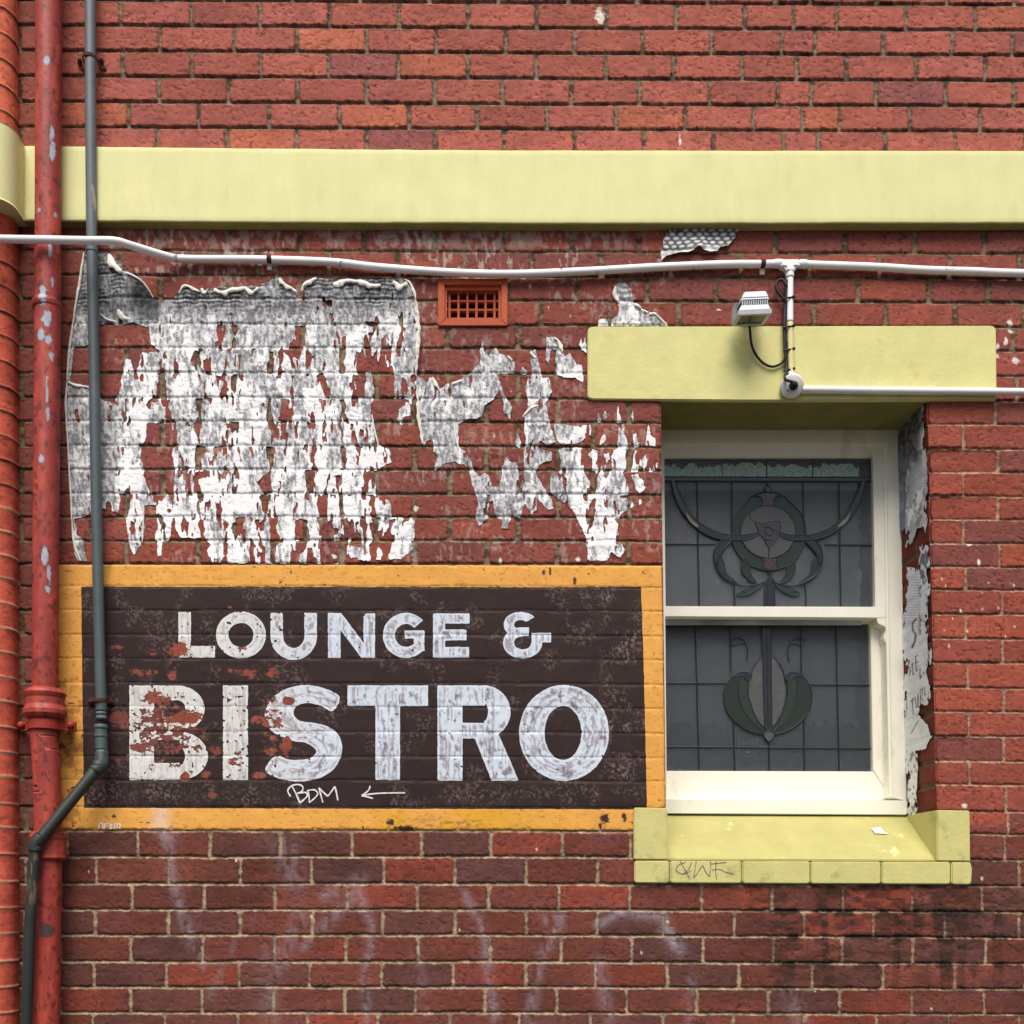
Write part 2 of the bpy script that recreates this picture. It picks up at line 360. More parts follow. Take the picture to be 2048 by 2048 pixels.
def wall_colour(x, y, inb, f):
    ci, bi, dl, dr, dt, db, d, r1, r2, r3, r4 = f
    sign, sillf, low, topz, right = zones(x, y)
    n1 = fbm(x, y, 34, 20, 51, 4); n2 = fbm(x, y, 6, 5, 52, 3); n3 = fbm(x, y, 120, 90, 53, 3)
    def pal(cols, wts):
        cols = [np.array(A(*c))*np.array([.97, 1.06, 1.0]) for c in cols]; out = np.zeros(x.shape+(3,)); acc = 0
        for c, w_ in zip(cols, wts):
            s = (r1 >= acc) & (r1 < acc+w_+1e-9); out[s] = c; acc += w_
        return out
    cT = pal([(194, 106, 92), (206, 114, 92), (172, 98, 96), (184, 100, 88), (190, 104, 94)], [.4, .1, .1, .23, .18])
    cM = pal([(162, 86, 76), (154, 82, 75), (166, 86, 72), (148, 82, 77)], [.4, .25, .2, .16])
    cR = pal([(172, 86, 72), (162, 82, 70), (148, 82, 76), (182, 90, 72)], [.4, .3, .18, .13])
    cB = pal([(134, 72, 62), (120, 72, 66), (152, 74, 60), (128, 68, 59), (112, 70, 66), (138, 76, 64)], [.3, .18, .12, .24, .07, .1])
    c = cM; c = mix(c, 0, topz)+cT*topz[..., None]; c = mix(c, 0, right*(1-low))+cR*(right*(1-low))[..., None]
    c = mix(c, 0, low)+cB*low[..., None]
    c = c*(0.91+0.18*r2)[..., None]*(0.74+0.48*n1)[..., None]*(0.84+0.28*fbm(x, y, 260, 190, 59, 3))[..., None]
    c = mix(c, np.array(A(120, 74, 78)), 0.45*sst(0.55, 0.75, fbm(x, y, 50, 24, 61, 3))*(0.5+low*0.5))
    c = mix(c, np.array(A(62, 40, 34)), 0.62*sst(0.60, 0.72, fbm(x, y, 5.5, 4.5, 62, 3))*(0.35+0.65*sst(0.45, 0.65, n1)))
    c = mix(c, np.array(A(70, 50, 44)), 0.35*sst(0.5, 0.75, n3)*low)
    # mortar
    m = np.array(A(142, 124, 104))*np.ones(x.shape+(3,))
    m = mix(m, np.array(A(132, 112, 90)), (1-topz)*(1-low)); m = mix(m, np.array(A(184, 148, 120)), right)
    m = mix(m, np.array(A(180, 156, 128)), low*(1-right*0.3)); m = mix(m, np.array(A(150, 128, 100)), (1-topz)*(1-low)*(1-right)*0.5)
    m = m*(0.45+1.05*n2)[..., None]
    m = mix(m, np.array(A(58, 46, 38)), 0.8*sst(0.46, 0.66, fbm(x, y, 22, 10, 63, 3))*(0.95-0.35*low-0.4*right*(1-low)))
    c = mix(c, 0, 1-inb)+m*(1-inb)[..., None]
    # soot on brick edges at joints
    edge = (1-sst(0, 4, d))*inb
    c = mix(c, np.array(A(52, 36, 30)), 0.62*edge*sst(0.35, 0.6, fbm(x, y, 16, 9, 64, 2)))
    # left strip behind the pipes: corner shade and dirt, both painted into the colour
    c = mix(c, np.array(A(70, 42, 34)), 0.42*(1-sst(60, 150, x))*(0.6+0.5*n1))
    # poster glue residue
    res = sst(0.56, 0.68, fbm(x, y, 7, 18, 71, 3))*sst(0.42, 0.6, fbm(x, y, 60, 34, 72, 2))
    zone = ((y > 452) & (y < 1126) & (x > 180) & (x < 1330)).astype(float)*np.interp(y, [450, 500, 640, 1126], [.75, .8, .35, .4])
    c = mix(c, np.array(A(196, 178, 168)), np.clip(res*zone, 0, 1))
    gl = np.exp(-((y-478)/22)**2)*sst(190, 260, x)*(1-sst(1230, 1330, x))
    c = mix(c, np.array(A(190, 170, 160)), 0.6*gl*sst(0.47, 0.6, fbm(x, y, 12, 22, 73, 3)))
    # mould under the sill, drips
    mo = sst(0.44, 0.58, fbm(x, y, 26, 12, 81, 3))*np.interp(x, [1450, 1560, 2000, 2300], [0, 1, .75, 0])*np.interp(y, [1765, 1780, 1900, 2020], [0, 1, .9, .2])
    dr_ = sst(0.62, 0.74, vn(x/13, y/200, 82))*np.interp(x, [1500, 1600, 2048], [0, 1, 1])*np.interp(y, [1780, 1850, 1960, 2000], [0, .8, .8, 0])
    near = sst(12, 0, np.minimum(dt, db))*0.7+0.3
    c = mix(c, np.array(A(44, 38, 32)), np.clip(1.1*mo*(near*.75+.3)+0.75*dr_*(near*.7+.3), 0, 0.93))
    mo2 = sst(0.55, 0.7, fbm(x, y, 30, 10, 83, 3))*np.interp(x, [1250, 1450, 2048], [0, .9, 1])*np.interp(y, [-60, 0, 60, 220, 280], [.9, .9, .6, .5, 0])*sst(9, 2, np.minimum(dt, db))
    c = mix(c, np.array(A(50, 44, 36)), np.clip(mo2, 0, .85))
    for pts, w_, s_ in CH:
        dd = ldist(x, y, pts); c = mix(c, np.array(A(172, 160, 168)), s_*0.85*(.35+.65*inb)*np.exp(-(dd/(w_*1.0))**2)*sst(.2, .62, fbm(x, y, 12, 26, 90, 3)))
    # white flecks
    for i in range(40):
        fx, fy = 130+1900*h2(np.array([i]), np.array([1]), 5)[0], 1680+360*h2(np.array([i]), np.array([2]), 5)[0]
        if i > 14: fx, fy = 1880+150*h2(np.array([i]), np.array([1]), 6)[0], 1150+150*h2(np.array([i]), np.array([2]), 6)[0]
        if i > 30: fx, fy = 850+450*h2(np.array([i]), np.array([1]), 7)[0], 560+560*h2(np.array([i]), np.array([2]), 7)[0]
        r = 0.9+1.6*h2(np.array([i]), np.array([3]), 5)[0]
        s = (np.abs(x-fx) < 9) & (np.abs(y-fy) < 14)
        if s.any():
            k = sst(1.2, 0.6, np.hypot((x[s]-fx)/r, (y[s]-fy)/(r*1.8))); c[s] = mix(c[s], np.array(A(232, 214, 200)), k)
    for fx, fy, rx, ry in [(2021, 646, 5, 9), (2023, 662, 6, 4), (2012, 681, 4, 9), (2031, 722, 7, 7), (1996, 693, 3, 7), (1995, 712, 3, 6), (1929, 1612, 5, 5), (778, 908, 4, 4), (832, 1016, 4, 6), (668, 1112, 5, 5), (1360, 280, 2, 14), (1200, 32, 8, 18), (1001, 1122, 3, 7), (1156, 1118, 4, 6), (1437, 620, 4, 2), (1940, 1089, 6, 3), (1958, 1124, 3, 7)]:
        s = (np.abs(x-fx) < 30) & (np.abs(y-fy) < 40)
        if s.any():
            k = sst(1.15, 0.75, np.hypot((x[s]-fx)/rx, (y[s]-fy)/(ry*.8))+1.3*(fbm(x[s], y[s], 5, 5, 4, 2)-0.5)); c[s] = mix(c[s], np.array(A(245, 236, 226)), k)
    # scratches and cracks: thin dark ridged noise
    rid = np.abs(fbm(x, y, 38, 22, 95, 3)-0.5); c = mix(c, np.array(A(56, 38, 32)), 0.6*sst(0.010, 0.003, rid)*inb*sst(0.45, 0.6, n1))
    return c

# ------------------------------------------------------------------ main grid
XS = np.r_[np.arange(-500, -20, 9.0), np.arange(-20, 2070, 2.1), np.arange(2070, 2650, 9.0)]
YS = np.r_[np.arange(-500, -20, 9.0), np.arange(-20, 2070, 1.75), np.arange(2070, 2734, 7.0), [2733.0]]
GX, GY = np.meshgrid(XS, YS)
NY, NX = GX.shape
GH, GI, GF = wall_surface(GX, GY)
sg, _, _, _, _ = zones(GX, GY)
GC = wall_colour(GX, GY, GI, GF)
def openL(y): return 1322+(y-803)*0.0125
def openR(y): return 1855+(y-801)*0.0235
# pull brick arrises at the opening back a touch
oe = np.minimum(GX-openL(GY), openR(GY)-GX)
near_open = (GY > 795) & (GY < 1640)
GH = np.where(near_open & (oe > -7) & (oe < 6), GH-2.5*sst(-7, 2, oe), GH)
def grid_tris(y0, y1, x0, x1):
    r = np.arange(y0, y1-1)[:, None]*NX; c = np.arange(x0, x1-1)[None, :]; a = (r+c).ravel()
    return np.vstack([np.stack([a, a+NX, a+NX+1], 1), np.stack([a, a+NX+1, a+1], 1)])
def clip_tris(P, C, F, T):
    """keep the part of a triangle mesh where F > 0 (exact linear cut)"""
    F = np.where(np.abs(F) < 1e-4, 1e-4, F)
    ins = F > 0; n = ins[T].sum(1); full = T[n == 3]
    N = len(P); outT = [full]; keys = []
    t1 = T[n == 1]; k = ins[t1].argmax(1); t1 = np.stack([t1[np.arange(len(t1)), (k+i) % 3] for i in range(3)], 1) if len(t1) else t1.reshape(0, 3)
    t2 = T[n == 2]; k = (~ins[t2]).argmax(1); t2 = np.stack([t2[np.arange(len(t2)), (k+i) % 3] for i in range(3)], 1) if len(t2) else t2.reshape(0, 3)
    E = np.vstack([t1[:, [0, 1]], t1[:, [0, 2]], t2[:, [0, 1]], t2[:, [0, 2]]]); lo = E.min(1).astype(np.int64); hi = E.max(1).astype(np.int64)
    u, inv = np.unique(lo*N+hi, return_inverse=True); a = u//N; b = u % N
    w_ = (F[a]/(F[a]-F[b]))[:, None]
    P2 = np.vstack([P, P[a]*(1-w_)+P[b]*w_]); C2 = np.vstack([C, C[a]*(1-w_)+C[b]*w_])
    inv = inv.ravel()+N; m1 = len(t1); m2 = len(t2)
    e01 = inv[:m1]; e02 = inv[m1:2*m1]; f01 = inv[2*m1:2*m1+m2]; f02 = inv[2*m1+m2:]
    outT += [np.stack([t1[:, 0], e01, e02], 1), np.stack([f01, t2[:, 1], t2[:, 2]], 1), np.stack([f01, t2[:, 2], f02], 1)]
    T2 = np.vstack(outT); used = np.unique(T2); rm = np.zeros(len(P2), np.int64); rm[used] = np.arange(len(used))
    return P2[used], C2[used], rm[T2]
def wpos(x, y, h):
    return np.stack([(x-1024)*S, -h*S, (1024-y)*S+Z0], -1)
def sheet(name, box, field, colour, off, material, parent=None, lift=None):
    """a skin lying on the brickwork, cut to field > 0"""
    x0, y0, x1, y1 = box
    a0, a1 = np.searchsorted(XS, x0)-1, np.searchsorted(XS, x1)+1; b0, b1 = np.searchsorted(YS, y0)-1, np.searchsorted(YS, y1)+1
    x = GX[b0:b1, a0:a1]; y = GY[b0:b1, a0:a1]; h = GH[b0:b1, a0:a1]+off
    if name == 'paper': h = np.maximum(h, off-1.0+0.5*h)
    if lift is not None: h = h+lift(x, y)
    F = field(x, y); Cc = colour(x, y)
    ny, nx = x.shape; r = np.arange(ny-1)[:, None]*nx; c = np.arange(nx-1)[None, :]; a = (r+c).ravel()
    T = np.vstack([np.stack([a, a+nx, a+nx+1], 1), np.stack([a, a+nx+1, a+1], 1)])
    P, C2, T2 = clip_tris(wpos(x, y, h).reshape(-1, 3), Cc.reshape(-1, 3), F.ravel(), T)
    return pieces(name, P, C2, T2, material, parent) if name == 'paper' else mesh_np(name, P, T2, material, parent, C2)
def pieces(name, P, C, T, material, parent):
    L = np.arange(len(P))
    while True:
        m = L[T].min(1); L2 = L.copy()
        for i in range(3): np.minimum.at(L2, T[:, i], m)
        L2 = L2[L2]; L2 = L2[L2]
        if (L2 == L).all(): break
        L = L2
    lab, cnt = np.unique(L[T[:, 0]], return_counts=True); order = np.argsort(-cnt); objs = []
    for k in order[:60]:
        if cnt[k] < 45: break
        t = T[L[T[:, 0]] == lab[k]]; u = np.unique(t); rm = np.zeros(len(P), np.int64); rm[u] = np.arange(len(u))
        objs.append(mesh_np(name, P[u], rm[t], material, parent, C[u]))
    return objs
def HS(x, y):
    x = np.asarray(x, float); y = np.asarray(y, float)
    i = np.clip(np.searchsorted(XS, x)-1, 0, NX-2); j = np.clip(np.searchsorted(YS, y)-1, 0, NY-2)
    return np.maximum(np.maximum(GH[j, i], GH[j, i+1]), np.maximum(GH[j+1, i], GH[j+1, i+1]))
def ribbon(name, strokes, w_, material, parent=None, off=0.7, depth=None):
    V = []; F = []
    for st in strokes:
        P = np.array(smooth(st, 5), float); seg = np.r_[0, np.cumsum(np.hypot(*np.diff(P, axis=0).T))]
        t = np.linspace(0, seg[-1], max(3, int(seg[-1]/2))); C = np.stack([np.interp(t, seg, P[:, i]) for i in (0, 1)], 1)
        T = np.gradient(C, axis=0); T /= np.linalg.norm(T, axis=1)[:, None]+1e-9
        nn = np.stack([-T[:, 1], T[:, 0]], 1)*(w_/2*(0.75+0.5*vn(t/5, t*0+len(V), 3)))[:, None]
        b = len(V)
        for k in range(len(C)):
            h = (float(HS(*C[k])) if depth is None else depth)+off
            for s_ in (-1, 1):
                q = C[k]+s_*nn[k]; V.append(W(q[0], q[1], -h))
        F += [(b+2*i, b+2*i+1, b+2*i+3, b+2*i+2) for i in range(len(C)-1)]
    me = bpy.data.meshes.new(name); me.from_pydata(V, [], F); me.update(); me.materials.append(material)
    return link(name, me, parent)

# ------------------------------------------------------------------ the place
pv = MB(); pv.add([(-60, -60, 0), (60, -60, 0), (60, 3, 0), (-60, 3, 0)], [(0, 1, 2, 3)])
tag(pv.build('pavement', M['paving']), kind='structure')

BLD = thing('brick_building', 'old red brick pub wall with cream string course, lintel and leadlight window', 'building', W(1024, 2733, 0))
opn = np.minimum(np.minimum(GX-openL(GY), openR(GY)-GX), np.minimum(GY-790, 1719-GY))
Fw = np.minimum(np.minimum(-opn, GX-30.0), -psdf(GX, GY, [(886, 564), (1005, 564), (1005, 645), (886, 645)]))
P_, C_, T_ = clip_tris(wpos(GX, GY, GH).reshape(-1, 3), GC.reshape(-1, 3), Fw.ravel(), grid_tris(0, NY, 0, NX))
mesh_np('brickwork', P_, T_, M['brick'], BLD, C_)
# wall behind / above so the wall is solid
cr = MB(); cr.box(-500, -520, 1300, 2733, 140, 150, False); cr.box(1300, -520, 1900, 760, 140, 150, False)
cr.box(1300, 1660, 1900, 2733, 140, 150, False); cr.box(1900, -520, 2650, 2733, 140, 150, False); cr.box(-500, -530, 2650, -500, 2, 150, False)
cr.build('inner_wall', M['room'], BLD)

# reveals
RD = 131.0
def reveal(name, xf, sgn, parent):
    t = np.linspace(0, RD+6, 50); y = np.arange(786, 1650, 2.2); T_, Y = np.meshgrid(t, y)
    X = xf(Y); tt = T_
    fake = np.where(sgn > 0, 1885+T_, 1300-T_)
    ci = np.clip(np.searchsorted(MJ, Y-tilt(X, Y)+2*(fbm(T_, Y, 50, 30, 8, 2)-.5)), 1, len(MJ)-1); yy = Y-tilt(X, Y)
    dt = yy-MJ[ci-1]; db = MJ[ci]-yy; odd = (ci % 2).astype(float)
    jd = np.abs(T_-(62+odd*6))+(odd > 0)*60
    d = np.minimum(np.minimum(dt, db)-4.5, jd-4)+2.5*(fbm(T_, Y, 8, 7, 5, 3)-.5); inb = sst(-1.5, 2.5, d)
    h = -3.5*(1-inb)+1.2*(fbm(T_, Y, 18, 14, 6, 2)-.5)*inb; h = h-2.5*(1-sst(0, 7, T_))
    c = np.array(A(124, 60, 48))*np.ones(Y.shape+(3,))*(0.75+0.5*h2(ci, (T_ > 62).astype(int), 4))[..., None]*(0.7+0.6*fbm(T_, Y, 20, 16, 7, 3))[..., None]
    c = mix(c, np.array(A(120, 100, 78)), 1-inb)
    X2 = X-sgn*h; P = np.stack([(X2-1024)*S, T_*S, (1024-Y)*S+Z0], -1).reshape(-1, 3); ny, nx = Y.shape
    a = (np.arange(ny-1)[:, None]*nx+np.arange(nx-1)[None, :]).ravel()
    T3 = np.vstack([np.stack([a, a+nx, a+nx+1], 1), np.stack([a, a+nx+1, a+1], 1)])
    mesh_np(name, P, T3, M['brick'], parent, c.reshape(-1, 3))
    return (T_, Y, X2, T3)
RVR = reveal('window_reveal', openR, 1, BLD)
reveal('window_reveal', openL, -1, BLD)

# string course (own slight unevenness) and lintel
def slab(name, x0, x1, yt, yb, d0, material, parent, seed, x_end=None, corner=5.0, back=4.0):
    """painted stone with a softly uneven face and rounded arrises; yt, yb functions of x in wall units"""
    xs = np.r_[np.arange(x0, x1, 6.0), [x1]]; n = 14
    prof = []
    c = corner
    prof += [(0, back), (0, -d0+c)] ; ring = []
    for k in range(4): a = math.pi/2*k/3; ring.append((c-c*math.cos(a), -d0+c-c*math.sin(a)))
    top = [(0, back)]+ring
    V = []; 
    for x in xs:
        a = yt(x); b = yb(x); col = []
        for s_, d in top: col.append((x, a+s_, d))
        m = 16
        for k in range(1, m): col.append((x, a+c+(b-a-2*c)*k/m, -d0))
        for s_, d in reversed(top): col.append((x, b-s_, d))
        V.append(col)
    V = np.array(V); dv = V[..., 2]; fr = dv < -d0+1.0
    V[..., 2] = dv-fr*1.2*(fbm(V[..., 0], V[..., 1], 70, 60, seed, 2)-0.5)
    V[..., 1] += 1.2*(fbm(V[..., 0], V[..., 1]*0+np.sign(V[..., 1]-500)*9, 40, 9, seed+1, 2)-0.5)
    nx, m = V.shape[:2]; a = (np.arange(nx-1)[:, None]*m+np.arange(m-1)[None, :]).ravel()
    F = [tuple(q) for q in np.stack([a, a+1, a+m+1, a+m], 1).tolist()]
    F += [tuple(range(m)), tuple(reversed([(nx-1)*m+k for k in range(m)])), ]
    F += [(0, m*0+m-1, 0, 0)][:0]
    mb = MB(); mb.add([W(*p) for p in V.reshape(-1, 3)], F)
    return mb.build(name, material, parent, 0, True)
def QY(y, d): return Q(0, y, d)[1]
BD = 21.0
slab('string_course', 57, 2600, lambda x: QY(np.interp(x, [50, 500, 1000, 2048, 2600], [291, 296, 300, 301, 302]), -BD),
     lambda x: QY(np.interp(x, [50, 500, 1100, 2048, 2600], [440, 444, 446.5, 445, 445]), -BD), BD, M['band'], BLD, 101, corner=2.5)
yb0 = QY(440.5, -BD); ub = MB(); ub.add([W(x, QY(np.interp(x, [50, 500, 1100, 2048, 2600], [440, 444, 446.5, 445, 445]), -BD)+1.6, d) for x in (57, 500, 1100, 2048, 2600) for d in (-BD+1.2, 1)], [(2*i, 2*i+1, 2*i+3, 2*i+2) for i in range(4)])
ub.build('string_course_underside', M['soffit'], BLD)  # dark skin added below the band to deepen its underside shade
lt = MB()
LD = 6.0
lp = [Q(x, y, -LD)[:2] for x, y in [(1175.5, 660), (1178, 655), (1184, 652.5), (1985, 650.5), (1990, 653), (1992.5, 660), (1994, 800), (1500, 801), (1184, 798.5), (1177, 795.5), (1175.5, 789)]]
lt.prism(lp, -LD, 5, False)
lo = lt.build('lintel', M['lintel'], BLD, 2.0)
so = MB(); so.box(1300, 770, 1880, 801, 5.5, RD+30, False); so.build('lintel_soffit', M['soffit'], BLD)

# sill
sl = MB()
def q2(p, d): return Q(p[0], p[1], d)[:2]
SDp = 8.0
sl.prism([q2(p, -SDp) for p in [(1268, 1615), (1268, 1719), (1335, 1719.5), (1335, 1615.5)]], -SDp, RD, False)
sl.build('sill_end_block', M['sill'], BLD, 2.0)
sl = MB(); sl.prism([q2(p, -SDp) for p in [(1874, 1620), (1874, 1722), (1941, 1723), (1940, 1621)]], -SDp, RD, False)
sl.build('sill_end_block', M['sill'], BLD, 2.0)
sl = MB(); xa, ya = q2((1335.5, 1720), -SDp+1); xb, yb_ = q2((1873.5, 1722), -SDp+1)
zb = Q(0, 1630, RD)[1]
n_ = 24; Vt = []; Fq = []
for i in range(n_+1):
    for j in range(9):
        t = j/8; x = xa+(xb-xa)*i/n_
        Vt.append(W(x, ya+(yb_-ya)*i/n_+(zb-ya)*t+0.0, -SDp+2+(RD+SDp)*t-3.0*math.sin(math.pi*t)*0+0.8*(vn(np.array([x/60.]), np.array([t*4]), 3)[0])))
for i in range(n_):
    for j in range(8): a = i*9+j; Fq.append((a, a+1, a+10, a+9))
b0 = len(Vt); Vt += [W(xa, ya+6, -SDp+2), W(xb, yb_+6, -SDp+2)]; Fq.append((0, b0, b0+1, n_*9))
for i in range(n_): pass
sl.add(Vt, Fq); sl.build('sloping_sill', M['sill_top'], BLD, 0, True)
edges = [1268, 1339.5, 1484, 1621, 1762.6, 1902, 1946]
for i in range(6):
    a, b = edges[i]+1.2, edges[i+1]-1.2; o1 = (a-1268)*.0045
    sl = MB(); e = 3 if i == 5 else 0
    sl.prism([q2(p, -SDp-1) for p in [(a, 1721.5+o1), (a, 1763+o1), (a+3, 1766+o1), (b-3-e, 1766.5+o1), (b-e*.6, 1763+o1), (b, 1735+o1), (b-e, 1721.5+o1)]], -SDp-1, 8, False)
    sl.build('sill_brick', M['sill'], BLD, 2.2)
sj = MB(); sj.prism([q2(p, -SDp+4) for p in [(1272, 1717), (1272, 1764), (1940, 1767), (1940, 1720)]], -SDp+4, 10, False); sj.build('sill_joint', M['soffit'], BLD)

# pier with bullnose bricks on the left
def pier(name, xr, dfront, rad, y0, y1, material, parent, bricks=True, dstart=0.0):
    pr = [(xr, dstart)]
    for t in np.linspace(dstart, -(dfront-rad), 8)[1:]: pr.append((xr, t))
    for a in np.linspace(0, math.pi/2, 14)[1:]: pr.append((xr-rad+rad*math.cos(a), -(dfront-rad)-rad*math.sin(a)))
    for x in np.linspace(xr-rad, -520, 60)[1:]: pr.append((x, -dfront))
    pr = np.array(pr); seg = np.r_[0, np.cumsum(np.hypot(*np.diff(pr, axis=0).T))]
    nr = np.gradient(pr, axis=0); nr = np.stack([-nr[:, 1], nr[:, 0]], 1); nr /= np.linalg.norm(nr, axis=1)[:, None]; nr *= -1
    ys = np.arange(y0, y1+0.1, 2.2 if bricks else (y1-y0)/40.0); SS, Y = np.meshgrid(seg, ys)
    if bricks:
        yy = Y+4+2*(fbm(SS, Y, 60, 20, 4, 2)-.5); ci = np.clip(np.searchsorted(MJ, yy), 1, len(MJ)-1); dt = yy-MJ[ci-1]; db = MJ[ci]-yy
        d = np.minimum(dt, db)-2.0+2.0*(fbm(SS, Y, 9, 7, 5, 3)-.5); inb = sst(-1.4, 2.2, d); r = h2(ci, ci*0, 77)
        h = -2.2*(1-inb)*(0.4+0.7*(db < 8))+1.0*(fbm(SS, Y, 20, 14, 6, 2)-.5)+(r-.5)*1.2
        top = (1-sst(440, 460, Y))[..., None]
        c = 1.25*(np.array(A(214, 112, 84))*top+np.array(A(196, 92, 72))*(1-top))*(0.8+0.36*r)[..., None]*(0.78+0.44*fbm(SS, Y, 30, 18, 8, 4))[..., None]
        c = mix(c, np.array(A(70, 44, 34)), 0.5*sst(.62, .74, fbm(SS, Y, 6, 5, 9, 3)))
        mo = np.where(Y[..., None] < 1000, np.array(A(96, 76, 60)), np.array(A(196, 164, 130)))
        c = c*inb[..., None]+mo*(1-inb)[..., None]
    else:
        h = 0.8*(fbm(SS, Y, 50, 40, 6, 2)-.5); c = np.ones(Y.shape+(3,))*0.5
    X = pr[:, 0][None, :]+nr[:, 0][None, :]*h; Dp = pr[:, 1][None, :]+nr[:, 1][None, :]*h
    P = np.stack([(X-1024)*S, Dp*S, (1024-Y)*S+Z0], -1).reshape(-1, 3); ny, nx = Y.shape
    a = (np.arange(ny-1)[:, None]*nx+np.arange(nx-1)[None, :]).ravel()
    T3 = np.vstack([np.stack([a, a+nx, a+nx+1], 1), np.stack([a, a+nx+1, a+1], 1)]); V = P; cc = c.reshape(-1, 3)
    if not bricks:
        k = len(V); xb = pr[-1, 0]; e = np.array([W(xb, y0, 0), W(xb, y1, 0)]); V = np.vstack([V, e]); cc = np.vstack([cc, cc[:2]])
        F = []
        for i in range(nx-1): F += [(k, i+1, i), (k+1, (ny-1)*nx+i, (ny-1)*nx+i+1)]
        T3 = np.vstack([T3, np.array(F)])
    return mesh_np(name, V, T3, material, parent, cc)
PIER = pier('bullnose_pier', 37, 50, 36, -500, 2733, M['brick'], BLD)
bt, bb = QY(291, -BD), QY(441, -BD)
pier('pier_band', 57, 91, 42, bt, bb, M['band'], BLD, False, dstart=-2)

# ------------------------------------------------------------------ terracotta vent
VT = thing('air_vent', None, None, W(944, 604, 0)); VT.parent = BLD; VT.location = Vector(W(944, 604, 0))-world_loc(BLD)
for k_ in ('label', 'category'):
    if k_ in VT: del VT[k_]
vb = MB()
def ringp(mb, o, i, d0, d1):
    (a, b, c, d), (e, f, g, h) = o, i
    mb.prism([(a, b), (a, d), (e, h), (e, f)], d0, d1); mb.prism([(g, f), (g, h), (c, d), (c, b)], d0, d1)
    mb.prism([(a, b), (e, f), (g, f), (c, b)], d0, d1); mb.prism([(a, d), (c, d), (g, h), (e, h)], d0, d1)
ringp(vb, (876, 557, 1015, 651), (889, 569, 1003, 640), -4.5, 8)
vb.build('vent_frame', M['terracotta'], VT, 0.8)
vb = MB(); ringp(vb, (887.5, 567.5, 1004, 641), (894, 580, 997, 638), 2, 30); vb.build('vent_step', M['terracotta'], VT)
vb = MB()
for i in range(6): vb.box(899+18*i-2.4+0, 584, 899+18*i+2.4, 640, 10, 22)
for j in range(4): vb.box(892, 584+17.6*j-2.0, 1000, 584+17.6*j+2.6, 11, 21)
vb.build('vent_grille', M['terracotta'], VT, 0.8)
vb = MB(); vb.box(880, 560, 1010, 648, 30, 33); vb.build('vent_cavity', M['void'], VT)

# ------------------------------------------------------------------ window
WN = thing('window', None, None, W(1600, 1240, RD)); WN.parent = BLD; WN.location = Vector(W(1600, 1240, RD))-world_loc(BLD)
f0 = RD
mb = MB()
mb.prism([(1768, 880), (1774, 888), (1780, 1300), (1786, 1596), (1814, 1602), (1809, 1400), (1804, 1060), (1798, 858)], f0, f0+40)      # right casing
mb.prism([(1290, 856), (1290, 888), (1785, 888), (1799, 862), (1799, 857)], f0+0.5, f0+40)                                    # head
mb.prism([(1285, 888), (1285, 1600), (1334, 1600), (1327.5, 888)], f0, f0+40)
mb.build('window_frame', M['frame'], WN, 1.5)
mb = MB(); mb.prism([(1767, 889), (1773, 1300), (1779, 1594), (1786.5, 1596), (1780.5, 1300), (1774.6, 888)], f0+5, f0+40); mb.build('parting_bead', M['frame'], WN, 1.0)
mb = MB(); mb.prism([(1290, 1597), (1290, 1627), (1814, 1630), (1816, 1601)], f0-5, f0+40); mb.build('bottom_board', M['frame'], WN, 1.5)
# upper sash
mb = MB(); u0 = f0+9
mb.prism([(1745, 880), (1751, 1213), (1778, 1240), (1778, 1100), (1778, 880)], u0-0.4, u0+26)
mb.prism([(1290, 886), (1290, 914.5), (1745.5, 914), (1768, 886)], u0, u0+26)
mb.prism([(1290, 1212), (1290, 1233), (1771, 1236), (1772, 1213.5)], u0-1, u0+26)
mb.prism([(1290, 914), (1290, 1213), (1331.5, 1213), (1328.5, 914)], u0, u0+26)
mb.build('upper_sash', M['frame'], WN, 1.2)
hp = smooth([(1754, 1236), (1756, 1246), (1762, 1250), (1769, 1253), (1771, 1262), (1768, 1276), (1772, 1287), (1781, 1292), (1785, 1290)], 4)
mb = MB(); mb.prism(hp+[(1785, 1236)], u0-1, u0+24); mb.build('sash_horn', M['frame'], WN, 0.8)
# lower sash
l0 = u0+26
mb = MB()
mb.prism([(1741, 1236), (1746.5, 1541), (1784, 1600), (1776, 1236)], l0, l0+24)
mb.prism([(1290, 1541.5), (1290, 1600), (1784, 1600), (1747, 1543)], l0-0.7, l0+24)
mb.prism([(1290, 1222), (1290, 1244), (1742, 1246), (1760, 1222)], l0+1, l0+24)
mb.prism([(1290, 1244), (1290, 1541), (1333, 1541), (1331, 1244)], l0, l0+24)
mb.build('lower_sash', M['frame'], WN, 1.2)
mb = MB(); mb.box(1290, 905, 1760, 1222, u0+12, u0+15); mb.build('glass_pane', M['glass'], WN)
mb = MB(); mb.box(1290, 1236, 1760, 1552, l0+12, l0+15); mb.build('glass_pane', M['glass'], WN)
gU, gL = u0+10.5, l0+10.5
def U1(u, v): return (1310+u/3.22, 840+v/3.22)
def U2(u, v): return (1310+u/3.22, 1220+v/3.22)
leads = []
def lead(pts, f, g, r=1.7, closed=False, sm=True):
    p = [f(*q) for q in pts]; p = smooth(p, 5, closed) if sm else p
    if closed: p = p+[p[0]]
    leads.append(([Q(x, y, g) for x, y in p], r*0.95))
def mir(pts, c=729.0): return [(2*c-u, v) for u, v in pts]
def pane(name, pts, f, g, material, sm=True, off=0.8):
    p = [f(*q) for q in pts]; p = smooth(p, 4, True) if sm else p
    m_ = MB(); m_.prism(p, g-off, g+1.5); return m_.build(name, M[material], WN)
